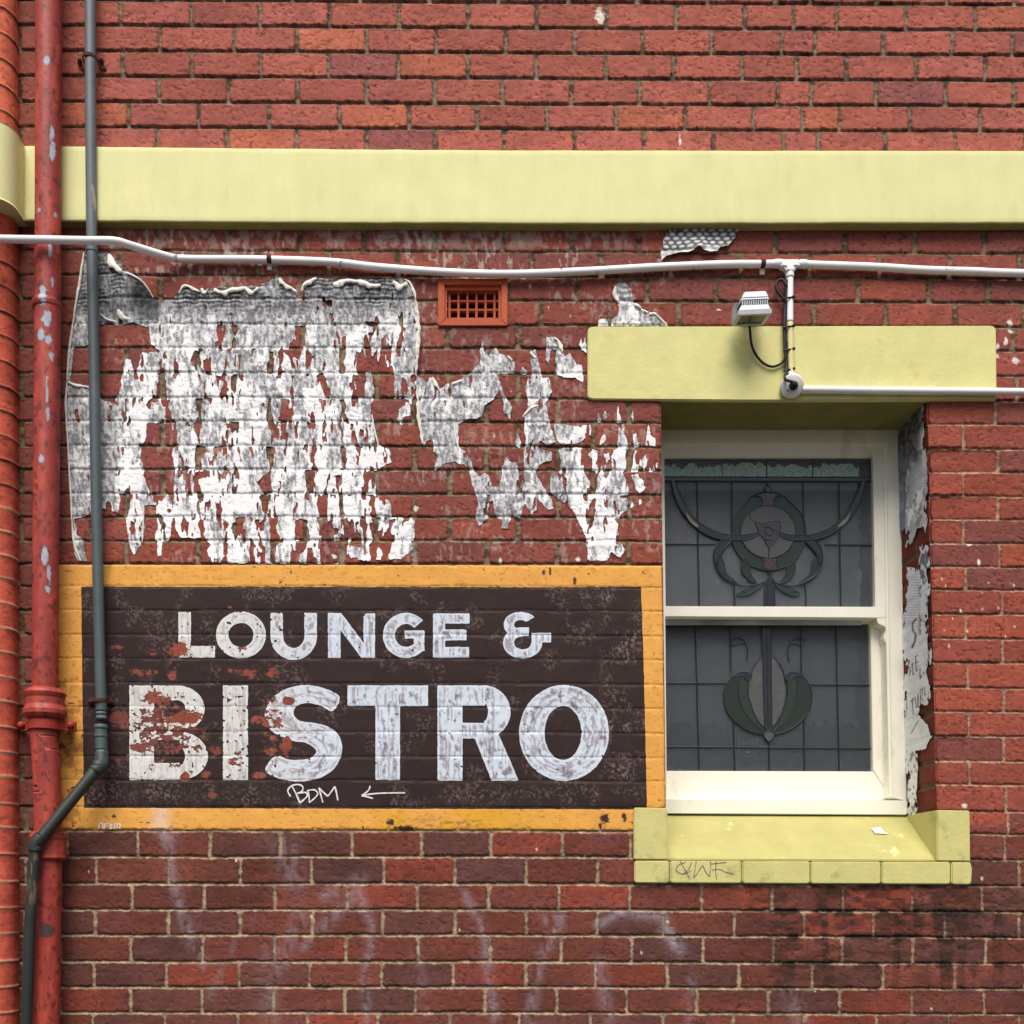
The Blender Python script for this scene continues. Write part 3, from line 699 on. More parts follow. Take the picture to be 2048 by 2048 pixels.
# -- upper leads
pane('dark_green_glass', [(40, 235), (40, 366), (1425, 366), (1425, 235)], U1, gU, 'g_top', False, 0.2)  # dark part of the reflection, put into the green glass colour
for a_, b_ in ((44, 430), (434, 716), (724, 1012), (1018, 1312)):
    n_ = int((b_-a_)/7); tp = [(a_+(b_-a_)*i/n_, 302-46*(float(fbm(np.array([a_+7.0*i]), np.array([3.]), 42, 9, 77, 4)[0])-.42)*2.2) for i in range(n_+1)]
    pane('green_glass', [(a_, 364)]+tp+[(b_, 364)], U1, gU-.4, 'g_sky', False, 0.3)  # pale ragged shapes stand in for bright sky mirrored in green glass
pane('bar_glass', [(40, 370), (40, 394), (1425, 396), (1425, 372)], U1, gU, 'g_dark', False)
for v in (368, 394): lead([(40, v-2), (1420, v+2)], U1, gU, 1.5, sm=False)
for u in (432, 720, 1015): lead([(u, 235), (u, 366)], U1, gU, 1.4, sm=False)
lead([(270, 396), (285, 1210)], U1, gU, sm=False); lead([(495, 396), (494, 735)], U1, gU, sm=False)
lead([(953, 396), (960, 740)], U1, gU, sm=False); lead([(1184, 396), (1198, 1210)], U1, gU, sm=False)
lead([(510, 1050), (514, 1210)], U1, gU, sm=False); lead([(968, 1050), (974, 1210)], U1, gU, sm=False)
lead([(40, 799), (388, 801)], U1, gU, sm=False); lead([(1092, 803), (1425, 806)], U1, gU, sm=False)
lead([(722, 396), (722, 430)], U1, gU, 1.6, sm=False)
dm = [(725, 415), (748, 448), (728, 472), (703, 448)]; pane('leadlight_boss', dm, U1, gU, 'g_dark', False); lead(dm, U1, gU, 1.6, True, False)
wl = [(728, 468), (690, 470), (630, 490), (592, 530), (540, 590), (505, 650), (494, 735), (500, 795), (540, 870), (600, 930), (680, 960), (735, 968)]
wr = [(728, 468), (770, 468), (828, 490), (868, 530), (928, 590), (962, 655), (972, 742), (960, 805), (920, 872), (868, 930), (790, 960), (735, 968)]
pane('wreath_glass', wl+list(reversed(wr[1:-1])), U1, gU, 'g_green')
ring = [(728+176*math.cos(a), 720+168*math.sin(a)) for a in np.linspace(0, 2*math.pi, 25)[:-1]]
pane('medallion_glass', ring, U1, gU-1, 'g_crinkle'); lead(ring, U1, gU-1, 1.5, True)
lead(wl, U1, gU-1, 1.5); lead(wr, U1, gU-1, 1.5)
kt = [(668, 478), (730, 470), (785, 478), (765, 510), (770, 555), (728, 550), (683, 556), (690, 515)]
pane('keystone_glass', kt, U1, gU-1.2, 'g_pink', False); lead([(640, 492), (675, 495), (692, 520), (685, 556)], U1, gU-1); lead([(812, 492), (782, 495), (765, 515), (768, 556)], U1, gU-1)
kb = [(690, 890), (735, 888), (782, 892), (775, 920), (790, 955), (735, 965), (690, 945), (702, 915)]
pane('keystone_glass', kb, U1, gU-1.2, 'g_pink', False); lead([(690, 890), (702, 915), (692, 945)], U1, gU-1); lead([(782, 892), (775, 920), (795, 955)], U1, gU-1)
ro = [(105, 400), (130, 500), (180, 600), (262, 690), (340, 742), (420, 768), (500, 774), (600, 772), (680, 730)]
ri = [(132, 400), (160, 480), (218, 590), (280, 655), (360, 708), (460, 738), (540, 742), (620, 736), (690, 712)]
for F_ in (lambda p: p, lambda p: mir(p, 729.5)):
    a, b = F_(ro), F_(ri); pane('ribbon_glass', a+list(reversed(b)), U1, gU-1.6, 'g_dark'); lead(a, U1, gU-1.8, 1.5); lead(b, U1, gU-1.8, 1.5)
    pane('ribbon_tip_glass', F_([(198, 592), (228, 628), (268, 668), (282, 690), (255, 682), (220, 648)]), U1, gU-2.6, 'g_pale')
    lo_ = F_([(492, 745), (425, 780), (388, 830), (380, 890), (398, 960), (450, 1020), (530, 1060), (620, 1067), (702, 1042)])
    li_ = F_([(492, 780), (445, 830), (412, 875), (400, 925)])
    pane('loop_glass', F_([(492, 745), (425, 780), (388, 830), (382, 890), (400, 925), (412, 875), (445, 830), (492, 782)]), U1, gU-1, 'g_dark')
    lead(lo_, U1, gU-1.8, 1.5); lead(li_, U1, gU-1.8)
    lf = F_([(415, 880), (445, 920), (460, 985), (530, 1050), (450, 1015), (408, 960)]); pane('leaf_glass', lf, U1, gU-1, 'g_leaf'); lead(lf, U1, gU-1.2, 1.0, True)
    lf = F_([(572, 895), (608, 925), (612, 985), (655, 1053), (592, 1020), (556, 960)]); pane('leaf_glass', lf, U1, gU-1, 'g_leaf'); lead(lf, U1, gU-1.2, 1.2, True)
    lf = F_([(700, 1045), (620, 1072), (560, 1098), (525, 1125), (580, 1130), (645, 1098)]); pane('leaf_glass', lf, U1, gU-1, 'g_green'); lead(lf, U1, gU-1.2, 1.2, True)
pane('stem_glass', [(708, 1035), (740, 1008), (770, 1035), (772, 1210), (708, 1210)], U1, gU-1, 'g_dark', False)
for q in ([(708, 1210), (708, 1035), (740, 1008), (770, 1035), (772, 1210)], [(726, 1210), (726, 1040)]): lead(q, U1, gU-1.4, 1.3, sm=False)
lead([(755, 968), (740, 950), (725, 968), (740, 995)], U1, gU-1.4, 1.1, True)
rs = [(650, 660), (700, 672), (740, 655), (800, 655), (808, 700), (800, 745), (778, 775), (735, 822), (705, 770), (680, 740), (660, 700)]
pane('rose_glass', rs, U1, gU-2, 'g_rose'); lead(rs, U1, gU-2.2, 1.3, True); lead([(735, 822), (732, 888)], U1, gU-1.4, sm=False)
lead([(700, 690), (735, 690), (765, 720), (740, 745), (710, 725), (715, 700)], U1, gU-3.2, 1.1); lead([(608, 600), (620, 640), (655, 665)], U1, gU-1.4, 1.1); lead([(700, 768), (735, 775), (770, 768)], U1, gU-3.2, 1.1)
# -- lower leads
lead([(258, 70), (285, 1040)], U2, gL, sm=False); lead([(485, 70), (488, 400)], U2, gL, sm=False); lead([(505, 710), (514, 1040)], U2, gL, sm=False)
lead([(940, 70), (944, 430)], U2, gL, sm=False); lead([(958, 700), (964, 1040)], U2, gL, sm=False); lead([(1165, 70), (1187, 1040)], U2, gL, sm=False)
lead([(733, 840), (737, 1040)], U2, gL, sm=False)
lead([(40, 470), (460, 472)], U2, gL, sm=False); lead([(985, 480), (1415, 484)], U2, gL, sm=False); lead([(40, 880), (1415, 892)], U2, gL, sm=False)
pane('stem_glass', [(690, 70), (745, 70), (752, 775), (706, 775)], U2, gL-1, 'g_dark', False)
for a, b in ((688, 706), (717, 730), (745, 753)): lead([(a, 70), (b, 778)], U2, gL-1.6, 1.3, sm=False)
for k in range(24): lead([(706, 480+12.5*k), (752, 484+12.5*k)], U2, gL-1.5, 0.8, sm=False)
bd = [(700, 300), (650, 350), (618, 420), (604, 520), (622, 620), (662, 710), (728, 782), (782, 715), (822, 640), (840, 520), (822, 410), (790, 350), (755, 305)]
pane('bud_glass', bd, U2, gL-0.4, 'g_crinkle')
for F_ in (lambda p: p, lambda p: mir(p, 727.0)):
    ou = [(500, 425), (452, 500), (444, 570), (468, 660), (530, 730), (610, 780), (705, 802)]
    md = [(550, 430), (536, 500), (550, 600), (600, 690), (702, 792)]
    inn = [(606, 450), (600, 530), (622, 620), (662, 710), (726, 785)]
    pane('petal_glass', F_(ou+list(reversed(md))), U2, gL-1, 'g_leaf'); pane('petal_glass', F_(md+list(reversed(inn))), U2, gL-1, 'g_green')
    for q in (ou, md, inn): lead(F_(q), U2, gL-1.6, 1.3)
    ld = F_([(498, 428), (550, 400), (598, 404), (622, 430), (600, 455), (560, 424)]); pane('petal_cap_glass', ld, U2, gL-1.8, 'g_dark'); lead(ld, U2, gL-2.2, 1.2, True)
    lead(F_([(486, 195), (512, 180), (552, 182), (582, 212), (598, 262), (590, 330)]), U2, gL-1.2, 1.1); lead(F_([(488, 205), (505, 226), (545, 214), (582, 216)]), U2, gL-1.2, 1.1)
    lead(F_([(690, 300), (660, 335), (630, 385), (622, 420)]), U2, gL-1.2, 1.1)
kn = [(700, 802), (735, 780), (770, 800), (750, 832), (735, 848), (715, 830)]; pane('knot_glass', kn, U2, gL-1.8, 'g_crinkle'); lead(kn, U2, gL-2.2, 1.2, True)
# join all cames of each sash into one mesh
def came(name, sel):
    Vs = []; Fs = []; n = 6
    for pts, r in sel:
        P = np.array(pts); T = np.gradient(P, axis=0); T /= np.linalg.norm(T, axis=1)[:, None]+1e-9
        N1 = np.cross(T, [0, 0, 1.0]); N1 /= np.linalg.norm(N1, axis=1)[:, None]+1e-9
        b = len(Vs)
        for k in range(len(P)):
            for a in range(n):
                w_ = P[k]+r*math.cos(a*2*math.pi/n)*N1[k]+np.array([0, 0, 1])*r*0.9*math.sin(a*2*math.pi/n); Vs.append(W(*w_))
        for k in range(len(P)-1):
            for a in range(n): a2 = (a+1) % n; Fs.append((b+k*n+a, b+k*n+a2, b+(k+1)*n+a2, b+(k+1)*n+a))
    me = bpy.data.meshes.new(name); me.from_pydata(Vs, [], Fs); me.update()
    for p in me.polygons: p.use_smooth = True
    me.materials.append(M['lead']); return link(name, me, WN)
came('lead_came', [l for l in leads if l[0][0][2] < (gU+gL)/2]); came('lead_came', [l for l in leads if l[0][0][2] >= (gU+gL)/2])
# behind the glass: added ragged sheets standing in for sky and street reflections
def ragged(x0, y0, x1, y1, d, amp, sides, seed, name, material):
    pts = []
    def e(a, b, side):
        n = max(2, int(math.hypot(b[0]-a[0], b[1]-a[1])/3)); out = []
        for i in range(n):
            t = i/n; x = a[0]+(b[0]-a[0])*t; y = a[1]+(b[1]-a[1])*t
            k = amp*((fbm(np.array([x]), np.array([y]), 9, 9, seed, 3)[0]-.5)*2) if side in sides else 0
            out.append((x+(k if side in 'LR' else 0), y+(k if side in 'TB' else 0)))
        return out
    pts = e((x0, y0), (x0, y1), 'L')+e((x0, y1), (x1, y1), 'B')+e((x1, y1), (x1, y0), 'R')+e((x1, y0), (x0, y0), 'T')
    m_ = MB(); m_.prism(pts, d, d+2); return m_.build(name, material, WN)
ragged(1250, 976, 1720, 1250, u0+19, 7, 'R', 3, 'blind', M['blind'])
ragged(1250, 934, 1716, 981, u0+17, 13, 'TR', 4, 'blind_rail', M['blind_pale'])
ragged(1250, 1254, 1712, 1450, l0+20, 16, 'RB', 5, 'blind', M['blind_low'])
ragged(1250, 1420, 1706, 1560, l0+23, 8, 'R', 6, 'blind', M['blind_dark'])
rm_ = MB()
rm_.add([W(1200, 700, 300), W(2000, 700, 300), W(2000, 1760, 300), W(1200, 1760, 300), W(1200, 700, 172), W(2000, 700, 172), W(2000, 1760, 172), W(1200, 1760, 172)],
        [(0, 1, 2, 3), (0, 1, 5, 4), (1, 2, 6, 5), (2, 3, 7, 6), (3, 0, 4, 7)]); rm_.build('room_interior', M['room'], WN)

# ------------------------------------------------------------------ painted sign
SG = thing('painted_sign', 'faded brown and yellow wall sign reading LOUNGE & BISTRO, left of the window', 'painted sign', W(720, 1395, 0))
FL = [(330, 1465, 105, 95, .50), (545, 1450, 45, 75, .43), (330, 1290, 75, 30, .33), (465, 1520, 40, 45, .38), (500, 1345, 60, 25, .36), (360, 1300, 24, 18, .9), (290, 1345, 40, 14, .7), (345, 1350, 12, 14, .8), (310, 1395, 45, 16, .75), (240, 1440, 26, 20, .95), (375, 1435, 36, 18, 1.1), (320, 1450, 34, 14, .55),
      (280, 1495, 24, 14, .8), (390, 1495, 26, 16, .6), (330, 1545, 20, 10, .3), (370, 1555, 14, 16, .8), (410, 1548, 14, 10, .8), (470, 1505, 34, 10, .7), (512, 1440, 14, 18, .7), (545, 1500, 24, 18, .5),
      (572, 1490, 13, 20, 1.2), (578, 1402, 15, 9, 1.1), (555, 1445, 16, 18, .75), (520, 1548, 22, 9, .8), (545, 1345, 24, 16, .6), (500, 1345, 26, 12, .5), (450, 1340, 30, 12, .45), (230, 1295, 22, 7, .5),
      (485, 1296, 22, 8, .7), (425, 1590, 12, 7, .9), (315, 1310, 30, 8, .4), (430, 1500, 22, 20, .5), (235, 1520, 12, 6, .7), (460, 1215, 6, 4, .8), (465, 1545, 18, 18, .35)]
def flake(x, y):
    f = np.zeros(x.shape)
    for a, b, rx, ry, s in FL: f = np.maximum(f, (.76 if s > .52 else 1)*s*np.exp(-(((x-a)/rx)**2+((y-b)/ry)**2)*0.9))
    n = 0.55*fbm(x, y, 16, 9, 201, 4)+0.45*fbm(x, y, 5, 3.6, 203, 3)
    return 0.60-(f*0.66+n*0.62)+0.0        # > 0 : paint survives
def sign_poly(x, y, poly): return psdf(x, y, poly)+1.6*(fbm(x, y, 9, 9, 210, 2)-.5)
def bgcol(x, y):
    c = np.array(A(52, 36, 35))*np.ones(x.shape+(3,))
    c = c*(0.78+0.44*fbm(x, y, 60, 26, 220, 3))[..., None]
    sc = sst(0.52, 0.70, fbm(x, y, 3.2, 3.6, 221, 2))
    reg = 0.05+0.8*sst(0.55, 0.7, fbm(x, y, 38, 44, 222, 2))+0.8*sst(1190, 1215, x)*sst(0.42, 0.5, fbm(x, y, 40, 40, 223, 2))*(y < 1560)
    reg = reg+0.8*np.exp(-((y-1590)/18)**2)*sst(820, 900, x)*sst(0.45, 0.55, fbm(x, y, 50, 12, 224, 2))+0.5*np.exp(-((y-1590)/20)**2)*(x < 560)
    c = mix(c, np.array(A(168, 146, 138)), np.clip(sc*reg*0.30, 0, .5))
    fl = flake(x, y); c = mix(c, np.array(A(120, 84, 66)), 0.55*sst(0.05, 0.0, fl))
    _, _, _, _, dt, db = brickfield(x, y); lip = sst(5.5, 3.5, dt)*sst(2.0, 3.4, dt)
    c = mix(c, np.array(A(120, 100, 92)), 0.4*lip*sst(.4, .6, fbm(x, y, 30, 5, 225, 2)))
    return c
INN = [(162.5, 1173), (1282, 1174), (1288, 1350), (1294, 1619), (168, 1616), (165, 1400)]
sheet('sign_background', (155, 1165, 1300, 1625), lambda x, y: np.minimum(sign_poly(x, y, INN), flake(x, y)*60), bgcol, 0.35, M['paint'], SG)
OUT = [(113, 1129.5), (1323.5, 1131), (1331, 1614), (1267.5, 1616), (1267.5, 1660.5), (122, 1660)]
def ycol(x, y):
    c = np.array(A(246, 178, 86))*np.ones(x.shape+(3,))*(0.9+0.2*fbm(x, y, 40, 30, 231, 3))[..., None]
    c = mix(c, np.array(A(238, 176, 52)), np.clip(np.exp(-((x-905)/150)**2)*(y > 1600)*1.2*sst(.35, .5, fbm(x, y, 60, 40, 232, 2)), 0, .9))
    c = mix(c, np.array(A(150, 100, 50)), 0.55*sst(.66, .78, fbm(x, y, 7, 3, 233, 3)))
    c = mix(c, np.array(A(110, 90, 40)), 0.7*sst(.5, .62, fbm(x, y, 9, 5, 234, 3))*np.exp(-((x-900)/70)**2)*np.exp(-((y-1648)/10)**2))
    c = mix(c, np.array(A(242, 214, 190)), 0.7*np.exp(-((x-322)/18)**2)*(y > 1615))
    c = mix(c, np.array(A(120, 78, 40)), 0.5*sst(.52, .66, fbm(x, y, 14, 18, 235, 3))*(x < 170)*(y > 1350))
    for px, py, rx, ry in [(1149, 1162, 3, 8), (1087, 1144, 3, 5), (1100, 1143, 2, 7), (1209, 1638, 8, 9), (1249, 1634, 4, 8), (782, 1645, 8, 6), (810, 1656, 20, 5), (1201, 1652, 3, 6), (228, 1633, 4, 3)]:
        c = mix(c, np.array(A(70, 46, 36)), sst(1.3, .8, np.hypot((x-px)/rx, (y-py)/ry)+1.0*(vn(x/3, y/3, 6)-.5)))
    return c
sheet('sign_border', (105, 1120, 1340, 1670), lambda x, y: np.minimum(np.minimum(sign_poly(x, y, OUT), -sign_poly(x, y, INN)), 30*(0.79-fbm(x, y, 11, 7, 240, 4)-0.1*(x < 150)*(y > 1380))), ycol, 0.35, M['paint'], SG)
def ell(cx, cy, rx, ry, a0=0, a1=360, n=40):
    return [(cx+rx*math.cos(math.radians(a0+(a1-a0)*i/n)), cy+ry*math.sin(math.radians(a0+(a1-a0)*i/n))) for i in range(n+(0 if a1-a0 == 360 else 1))]
def arcs(cx, cy, rx, ry, ix, iy, a0, a1):
    return ell(cx, cy, rx, ry, a0, a1)+list(reversed(ell(cx, cy, ix, iy, a0, a1)))
def rect(a, b, c, d): return [(a, b), (c, b), (c, d), (a, d)]
SO = [(680, 1395), (660, 1381), (635, 1373), (613, 1370), (585, 1374), (560, 1384), (540, 1402), (530, 1425), (532, 1447), (545, 1463), (562, 1473), (587, 1482), (613, 1486), (629, 1497), (632, 1506), (619, 1517), (597, 1520), (572, 1518), (552, 1510),
      (530, 1538), (545, 1552), (570, 1560), (603, 1563), (640, 1556), (668, 1538), (682, 1512), (684, 1490), (675, 1467), (655, 1453), (630, 1446), (600, 1442), (588, 1430), (590, 1415), (603, 1408), (618, 1406), (644, 1412), (665, 1423)]
LET = [
 ('L', [rect(357, 1224, 382, 1315), rect(357, 1292, 430, 1315)], []),
 ('O', [ell(482, 1270, 50, 47)], [ell(482, 1270, 25, 24)]),
 ('U', [rect(541, 1226, 566, 1274), rect(609, 1226, 634, 1274), arcs(587.5, 1272, 46.5, 47.5, 21.5, 24, 0, 180)], []),
 ('N', [rect(656, 1226, 681, 1316), rect(727, 1227, 750, 1316), [(656, 1226), (682, 1226), (750, 1316), (723, 1316)]], []),
 ('G', [arcs(812, 1271, 46, 45, 22, 23, 40, 318), rect(809, 1261, 849, 1277), rect(828, 1261, 849, 1302)], []),
 ('E', [rect(866, 1227, 890, 1316), rect(866, 1227, 939, 1247), rect(866, 1259, 933, 1281), rect(866, 1294, 938, 1316)], []),
 ('&', [arcs(1041, 1249, 34, 25, 13, 9, 95, 325), rect(1036, 1255, 1058, 1272), arcs(1045, 1286, 39, 31, 17, 13, 0, 270), rect(1063, 1266, 1102, 1285), rect(1063, 1266, 1084, 1290)], []),
 ('B', [rect(259, 1371, 308, 1560), arcs(355, 1418, 54, 47, 16, 17, -90, 90), rect(300, 1371, 356, 1401), rect(300, 1435, 360, 1480), arcs(358, 1512, 58, 48, 12, 18, -90, 90), rect(300, 1516, 359, 1560)], [rect(308, 1401, 356, 1435), rect(308, 1484, 360, 1526)]),
 ('I', [rect(446, 1371, 496, 1560)], []), ('S', [smooth(SO, 3, True)], []),
 ('T', [rect(695, 1371, 856, 1412), rect(751, 1371, 800, 1560)], []),
 ('R', [rect(875, 1371, 925, 1561), rect(920, 1371, 970, 1412), arcs(968, 1424, 53, 53, 8, 18, -90, 90), rect(920, 1446, 970, 1477), [(949, 1475), (997, 1468), (1037, 1561), (983, 1561)]], []),
 ('O', [ell(1128, 1466, 90, 96)], [ell(1126, 1466, 37, 54)])]
for k, (ch, plus, minus) in enumerate(LET):
    pts = [p for q in plus for p in q]; x0 = min(p[0] for p in pts)-6; x1 = max(p[0] for p in pts)+6; y0 = min(p[1] for p in pts)-6; y1 = max(p[1] for p in pts)+6
    def fld(x, y, plus=plus, minus=minus, k=k):
        f = np.full(x.shape, -1e9)
        for q in plus: f = np.maximum(f, psdf(x, y, q))
        for q in minus: f = np.minimum(f, -psdf(x, y, q))
        f = f+1.4*(fbm(x, y, 7, 7, 250, 2)-.5)
        return np.minimum(np.minimum(f, (flake(x, y)+0.012*(ch == 'I'))*60), 40*(np.where(x < 560, .71, 0.80)-fbm(x, y, 5, 7, 251+k, 3)))
    def lcol(x, y, plus=plus, minus=minus, k=k, ch=ch):
        e = np.full(x.shape, -1e9)
        for q in plus: e = np.maximum(e, psdf(x, y, q))
        for q in minus: e = np.minimum(e, -psdf(x, y, q))
        ang = 1.0 if ch in 'OSGU' else 0.0
        br = fbm(x*1.0, y, 3.6, 34, 260+k, 3)*(1-ang)+fbm(e*1.0+3*fbm(x, y, 20, 20, 9, 2), np.arctan2(y-np.mean(y), x-np.mean(x))*60, 3.2, 14, 260+k, 3)*ang
        br = 0.8*br+0.2*fbm(x, y, 4, 5, 270+k, 2)
        c = np.array(A(226, 236, 248))*np.ones(x.shape+(3,))
        c = mix(c, np.array(A(148, 128, 138)), sst(.47, .64, br)*0.72*sst(1.0, 5.0, e)); c = mix(c, np.array(A(98, 76, 78)), sst(.62, .76, fbm(x, y, 8, 12, 280+k, 3))*0.7*sst(1, 6, e))
        if k < 10: c = mix(c, np.array(A(244, 234, 214)), 0.5*np.interp(x, [440, 660], [1, 0]))
        return c
    lo_ = sheet('letter', (x0, y0, x1, y1), fld, lcol, 0.62, M['paint'], SG)

# ------------------------------------------------------------------ torn posters
def notch(x, y, k0):
    ci, bi, dl, dr, dt, db = brickfield(x, y)
    vj = sst(9, 3.5, np.minimum(dl, dr)); tp = sst(26, 4, dt)
    return vj, tp, ci
def tear(x, y, dens, seed):
    """> 0 paper survives ; dens 0..1 how torn"""
    vj, tp, ci = notch(x, y, 0)
    st = 0.55*fbm(x, y, 11, 46, seed, 3)+0.25*fbm(x, y, 34, 60, seed+3, 2)+0.2*vn(x/5.0, y/14.0, seed+5)
    spike = 0.16*tp*(vn(x/8.0, ci*7.1, seed+9)-0.25)
    st = st+0.16*(fbm(x, y, 3.6, 10, seed+21, 2)-.5)
    return (0.71-0.112*dens)-st-spike*dens-0.15*vj*np.clip(dens*1.2, 0, 1)*vn(x/60, y/35, seed+6)*1.6
PA_OUT = [(168, 505), (222, 513), (262, 551), (290, 571), (315, 605), (322, 606), (348, 596), (360, 584), (372, 572), (402, 583), (426, 580), (493, 575), (515, 577), (546, 563), (561, 559), (590, 590), (598, 600), (604, 579), (615, 565), (633, 559), (656, 563), (708, 561), (803, 560), (820, 567), (832, 598), (838, 656), (836, 706), (835, 760), (826, 795), (820, 832), (808, 836), (803, 850), (786, 834), (798, 807), (790, 795), (788, 747), (760, 726), (741, 739), (749, 784), (745, 795), (749, 840), (757, 889), (778, 899), (782, 924), (753, 941), (751, 990), (778, 1003), (784, 1034), (830, 1038), (826, 1098), (803, 1119), (741, 1122), (706, 1122), (695, 1106), (692, 1126), (455, 1126), (452, 1112), (438, 1124), (425, 1125), (412, 1102), (420, 1090), (405, 1066), (402, 1077), (362, 1077), (345, 1050), (338, 1080), (325, 1085), (324, 1113), (308, 1115), (305, 1085), (315, 1060), (312, 1014), (290, 1012), (287, 1090), (268, 1108), (258, 1095), (256, 1055), (245, 1030), (226, 1022), (200, 1016), (180, 1030), (150, 1038), (155, 1070), (166, 1080), (173, 1121), (158, 1123), (150, 1110), (146, 1060), (142, 1000), (138, 900), (134, 820), (136, 765), (140, 700), (146, 650), (158, 580)]
HOLES = [[(148, 694), (176, 690), (196, 651), (215, 645), (240, 652), (265, 643), (297, 655), (302, 688), (322, 705), (285, 705), (278, 730), (271, 752), (262, 722), (250, 716), (244, 745), (236, 780), (232, 800), (242, 818), (225, 806), (205, 800), (198, 790), (176, 773), (140, 763), (144, 730)],
 [(296, 845), (317, 847), (333, 848), (354, 872), (356, 889), (344, 899), (348, 924), (352, 941), (348, 976), (346, 1000), (335, 990), (325, 1000), (300, 990), (292, 966), (286, 928), (279, 891), (292, 883)],
 [(588, 650), (605, 652), (607, 700), (612, 702), (590, 700), (592, 680)], [(389, 700), (395, 700), (395, 745), (382, 722)], [(435, 640), (446, 680), (440, 700), (432, 655)], [(540, 702), (548, 702), (548, 745), (538, 748)],
 [(563, 700), (604, 702), (598, 718), (575, 712)], [(630, 752), (648, 745), (655, 770), (660, 800), (650, 792), (640, 765)], [(708, 750), (730, 752), (728, 795), (716, 795)], [(744, 730), (765, 728), (778, 746), (742, 746)],
 [(727, 680), (732, 668), (742, 700), (748, 735), (738, 740)], [(684, 672), (693, 672), (692, 700), (684, 692)], [(562, 797), (580, 797), (574, 842), (568, 870), (560, 860)], [(392, 890), (404, 890), (404, 935), (392, 935)], [(386, 845), (406, 842), (400, 860), (400, 890), (390, 862)],
 [(540, 895), (550, 895), (545, 938), (538, 938)], [(515, 965), (540, 940), (546, 985), (530, 990)], [(680, 900), (693, 895), (693, 940), (684, 940)], [(616, 940), (630, 942), (626, 985), (616, 985)], [(522, 990), (540, 990), (535, 1030), (524, 1025)], [(538, 1035), (545, 1035), (560, 1080), (570, 1080), (545, 1095)],
 [(590, 1040), (614, 1040), (620, 1080), (590, 1080)], [(640, 1035), (655, 1038), (650, 1075), (638, 1070)], [(695, 1035), (702, 1060), (690, 1078), (684, 1040)], [(540, 1080), (552, 1080), (550, 1125), (542, 1126)], [(592, 1082), (600, 1082), (598, 1126), (590, 1126)], [(642, 1082), (690, 1080), (694, 1126), (640, 1126)],
 [(600, 1080), (618, 1080), (612, 1098), (600, 1110)], [(430, 1000), (440, 1020), (444, 1060), (434, 1040)], [(345, 1035), (352, 1035), (350, 1075), (340, 1080)], [(448, 1080), (455, 1050), (456, 1110), (446, 1110)], [(288, 1010), (312, 1012), (310, 1075), (290, 1078)], [(402, 1035), (410, 1060), (402, 1077), (396, 1050)], [(728, 642), (752, 648), (756, 655), (735, 652)], [(650, 604), (665, 602), (664, 614), (648, 612)]]
def paperA(x, y):
    f = psdf(x, y, PA_OUT)+7*(fbm(x, y, 9, 12, 301, 3)-.5)
    for h in HOLES: f = np.minimum(f, -psdf(x, y, h)+6*(fbm(x, y, 8, 10, 302, 3)-.5))
    dens = np.interp(y, [560, 640, 720, 800, 1000, 1060, 1126], [0, .35, .8, 1.0, 1.0, 1.15, 1.2])
    dens = dens*np.where(x < 235, 0.35, 1)
    return np.minimum(f, 90*tear(x, y, dens, 311))
def pcol(x, y, dark, seed, wave=None):
    """white newsprint with a rubbed grey halftone; dark 0..1 amount of ink left"""
    n = 0.58*fbm(x, y, 17, 40, seed, 4)+0.32*fbm(x, y, 5, 24, seed+2, 3)+0.10*fbm(x, y, 5, 6, seed+3, 2)
    ink = sst(0.64-0.30*dark, 0.71-0.30*dark, n)
    half = 0.5+0.5*np.sin((x*0.55+y*1.0)*1.25)
    tone = np.clip(ink*(0.10+0.42*half+0.40*sst(.42, .56, fbm(x, y, 3.6, 8, seed+4, 3))), 0, .92)
    c = np.array(A(255, 255, 255))*1.1*np.ones(x.shape+(3,))*(0.93+0.1*fbm(x, y, 20, 20, seed+5, 2))[..., None]
    c = mix(c, np.array(A(56, 58, 72)), tone)
    if wave is not None: c = mix(c, np.array(A(46, 48, 54)), wave)
    return c
def pcA(x, y):
    dk = np.interp(y, [540, 620, 680, 800, 1000, 1126], [1.2, 1.05, .72, .58, .46, .40])+0.35*(x < 235)+0.25*np.exp(-((x-820)/14)**2)*(y < 800)
    wv = 0.6*sst(.35, .6, np.sin(y*0.78+0.9*np.sin(x*.19))*0.5+0.5)*sst(640, 600, y)*sst(.35, .6, fbm(x, y, 30, 30, 7, 2))
    flap = (x > 196)*(x < 318)*(y < 640)
    c = pcol(x, y, np.clip(dk, 0, 1.1), 320, np.clip(wv+0.34*sst(660, 600, y)+0.16*(x < 240)+0.5*flap*sst(245, 285, x), 0, .88))
    return c
def liftA(x, y):
    l = 13*np.exp(-((x-262)/48)**2)*sst(650, 560, y)*(x > 190)+5*sst(630, 585, y)*sst(330, 380, x)*(0.4+fbm(x, y, 40, 30, 5, 2))+6*np.exp(-((x-832)/12)**2)*sst(800, 700, y)
    return l+1.2*sst(.5, .7, fbm(x, y, 30, 24, 12, 2))
PO = thing('torn_poster', 'large torn black and white paste-up remnant covering bricks beside the downpipes', 'poster', W(480, 820, 0))
sheet('paper', (125, 495, 845, 1135), paperA, pcA, 1.0, M['paper'], PO, liftA)
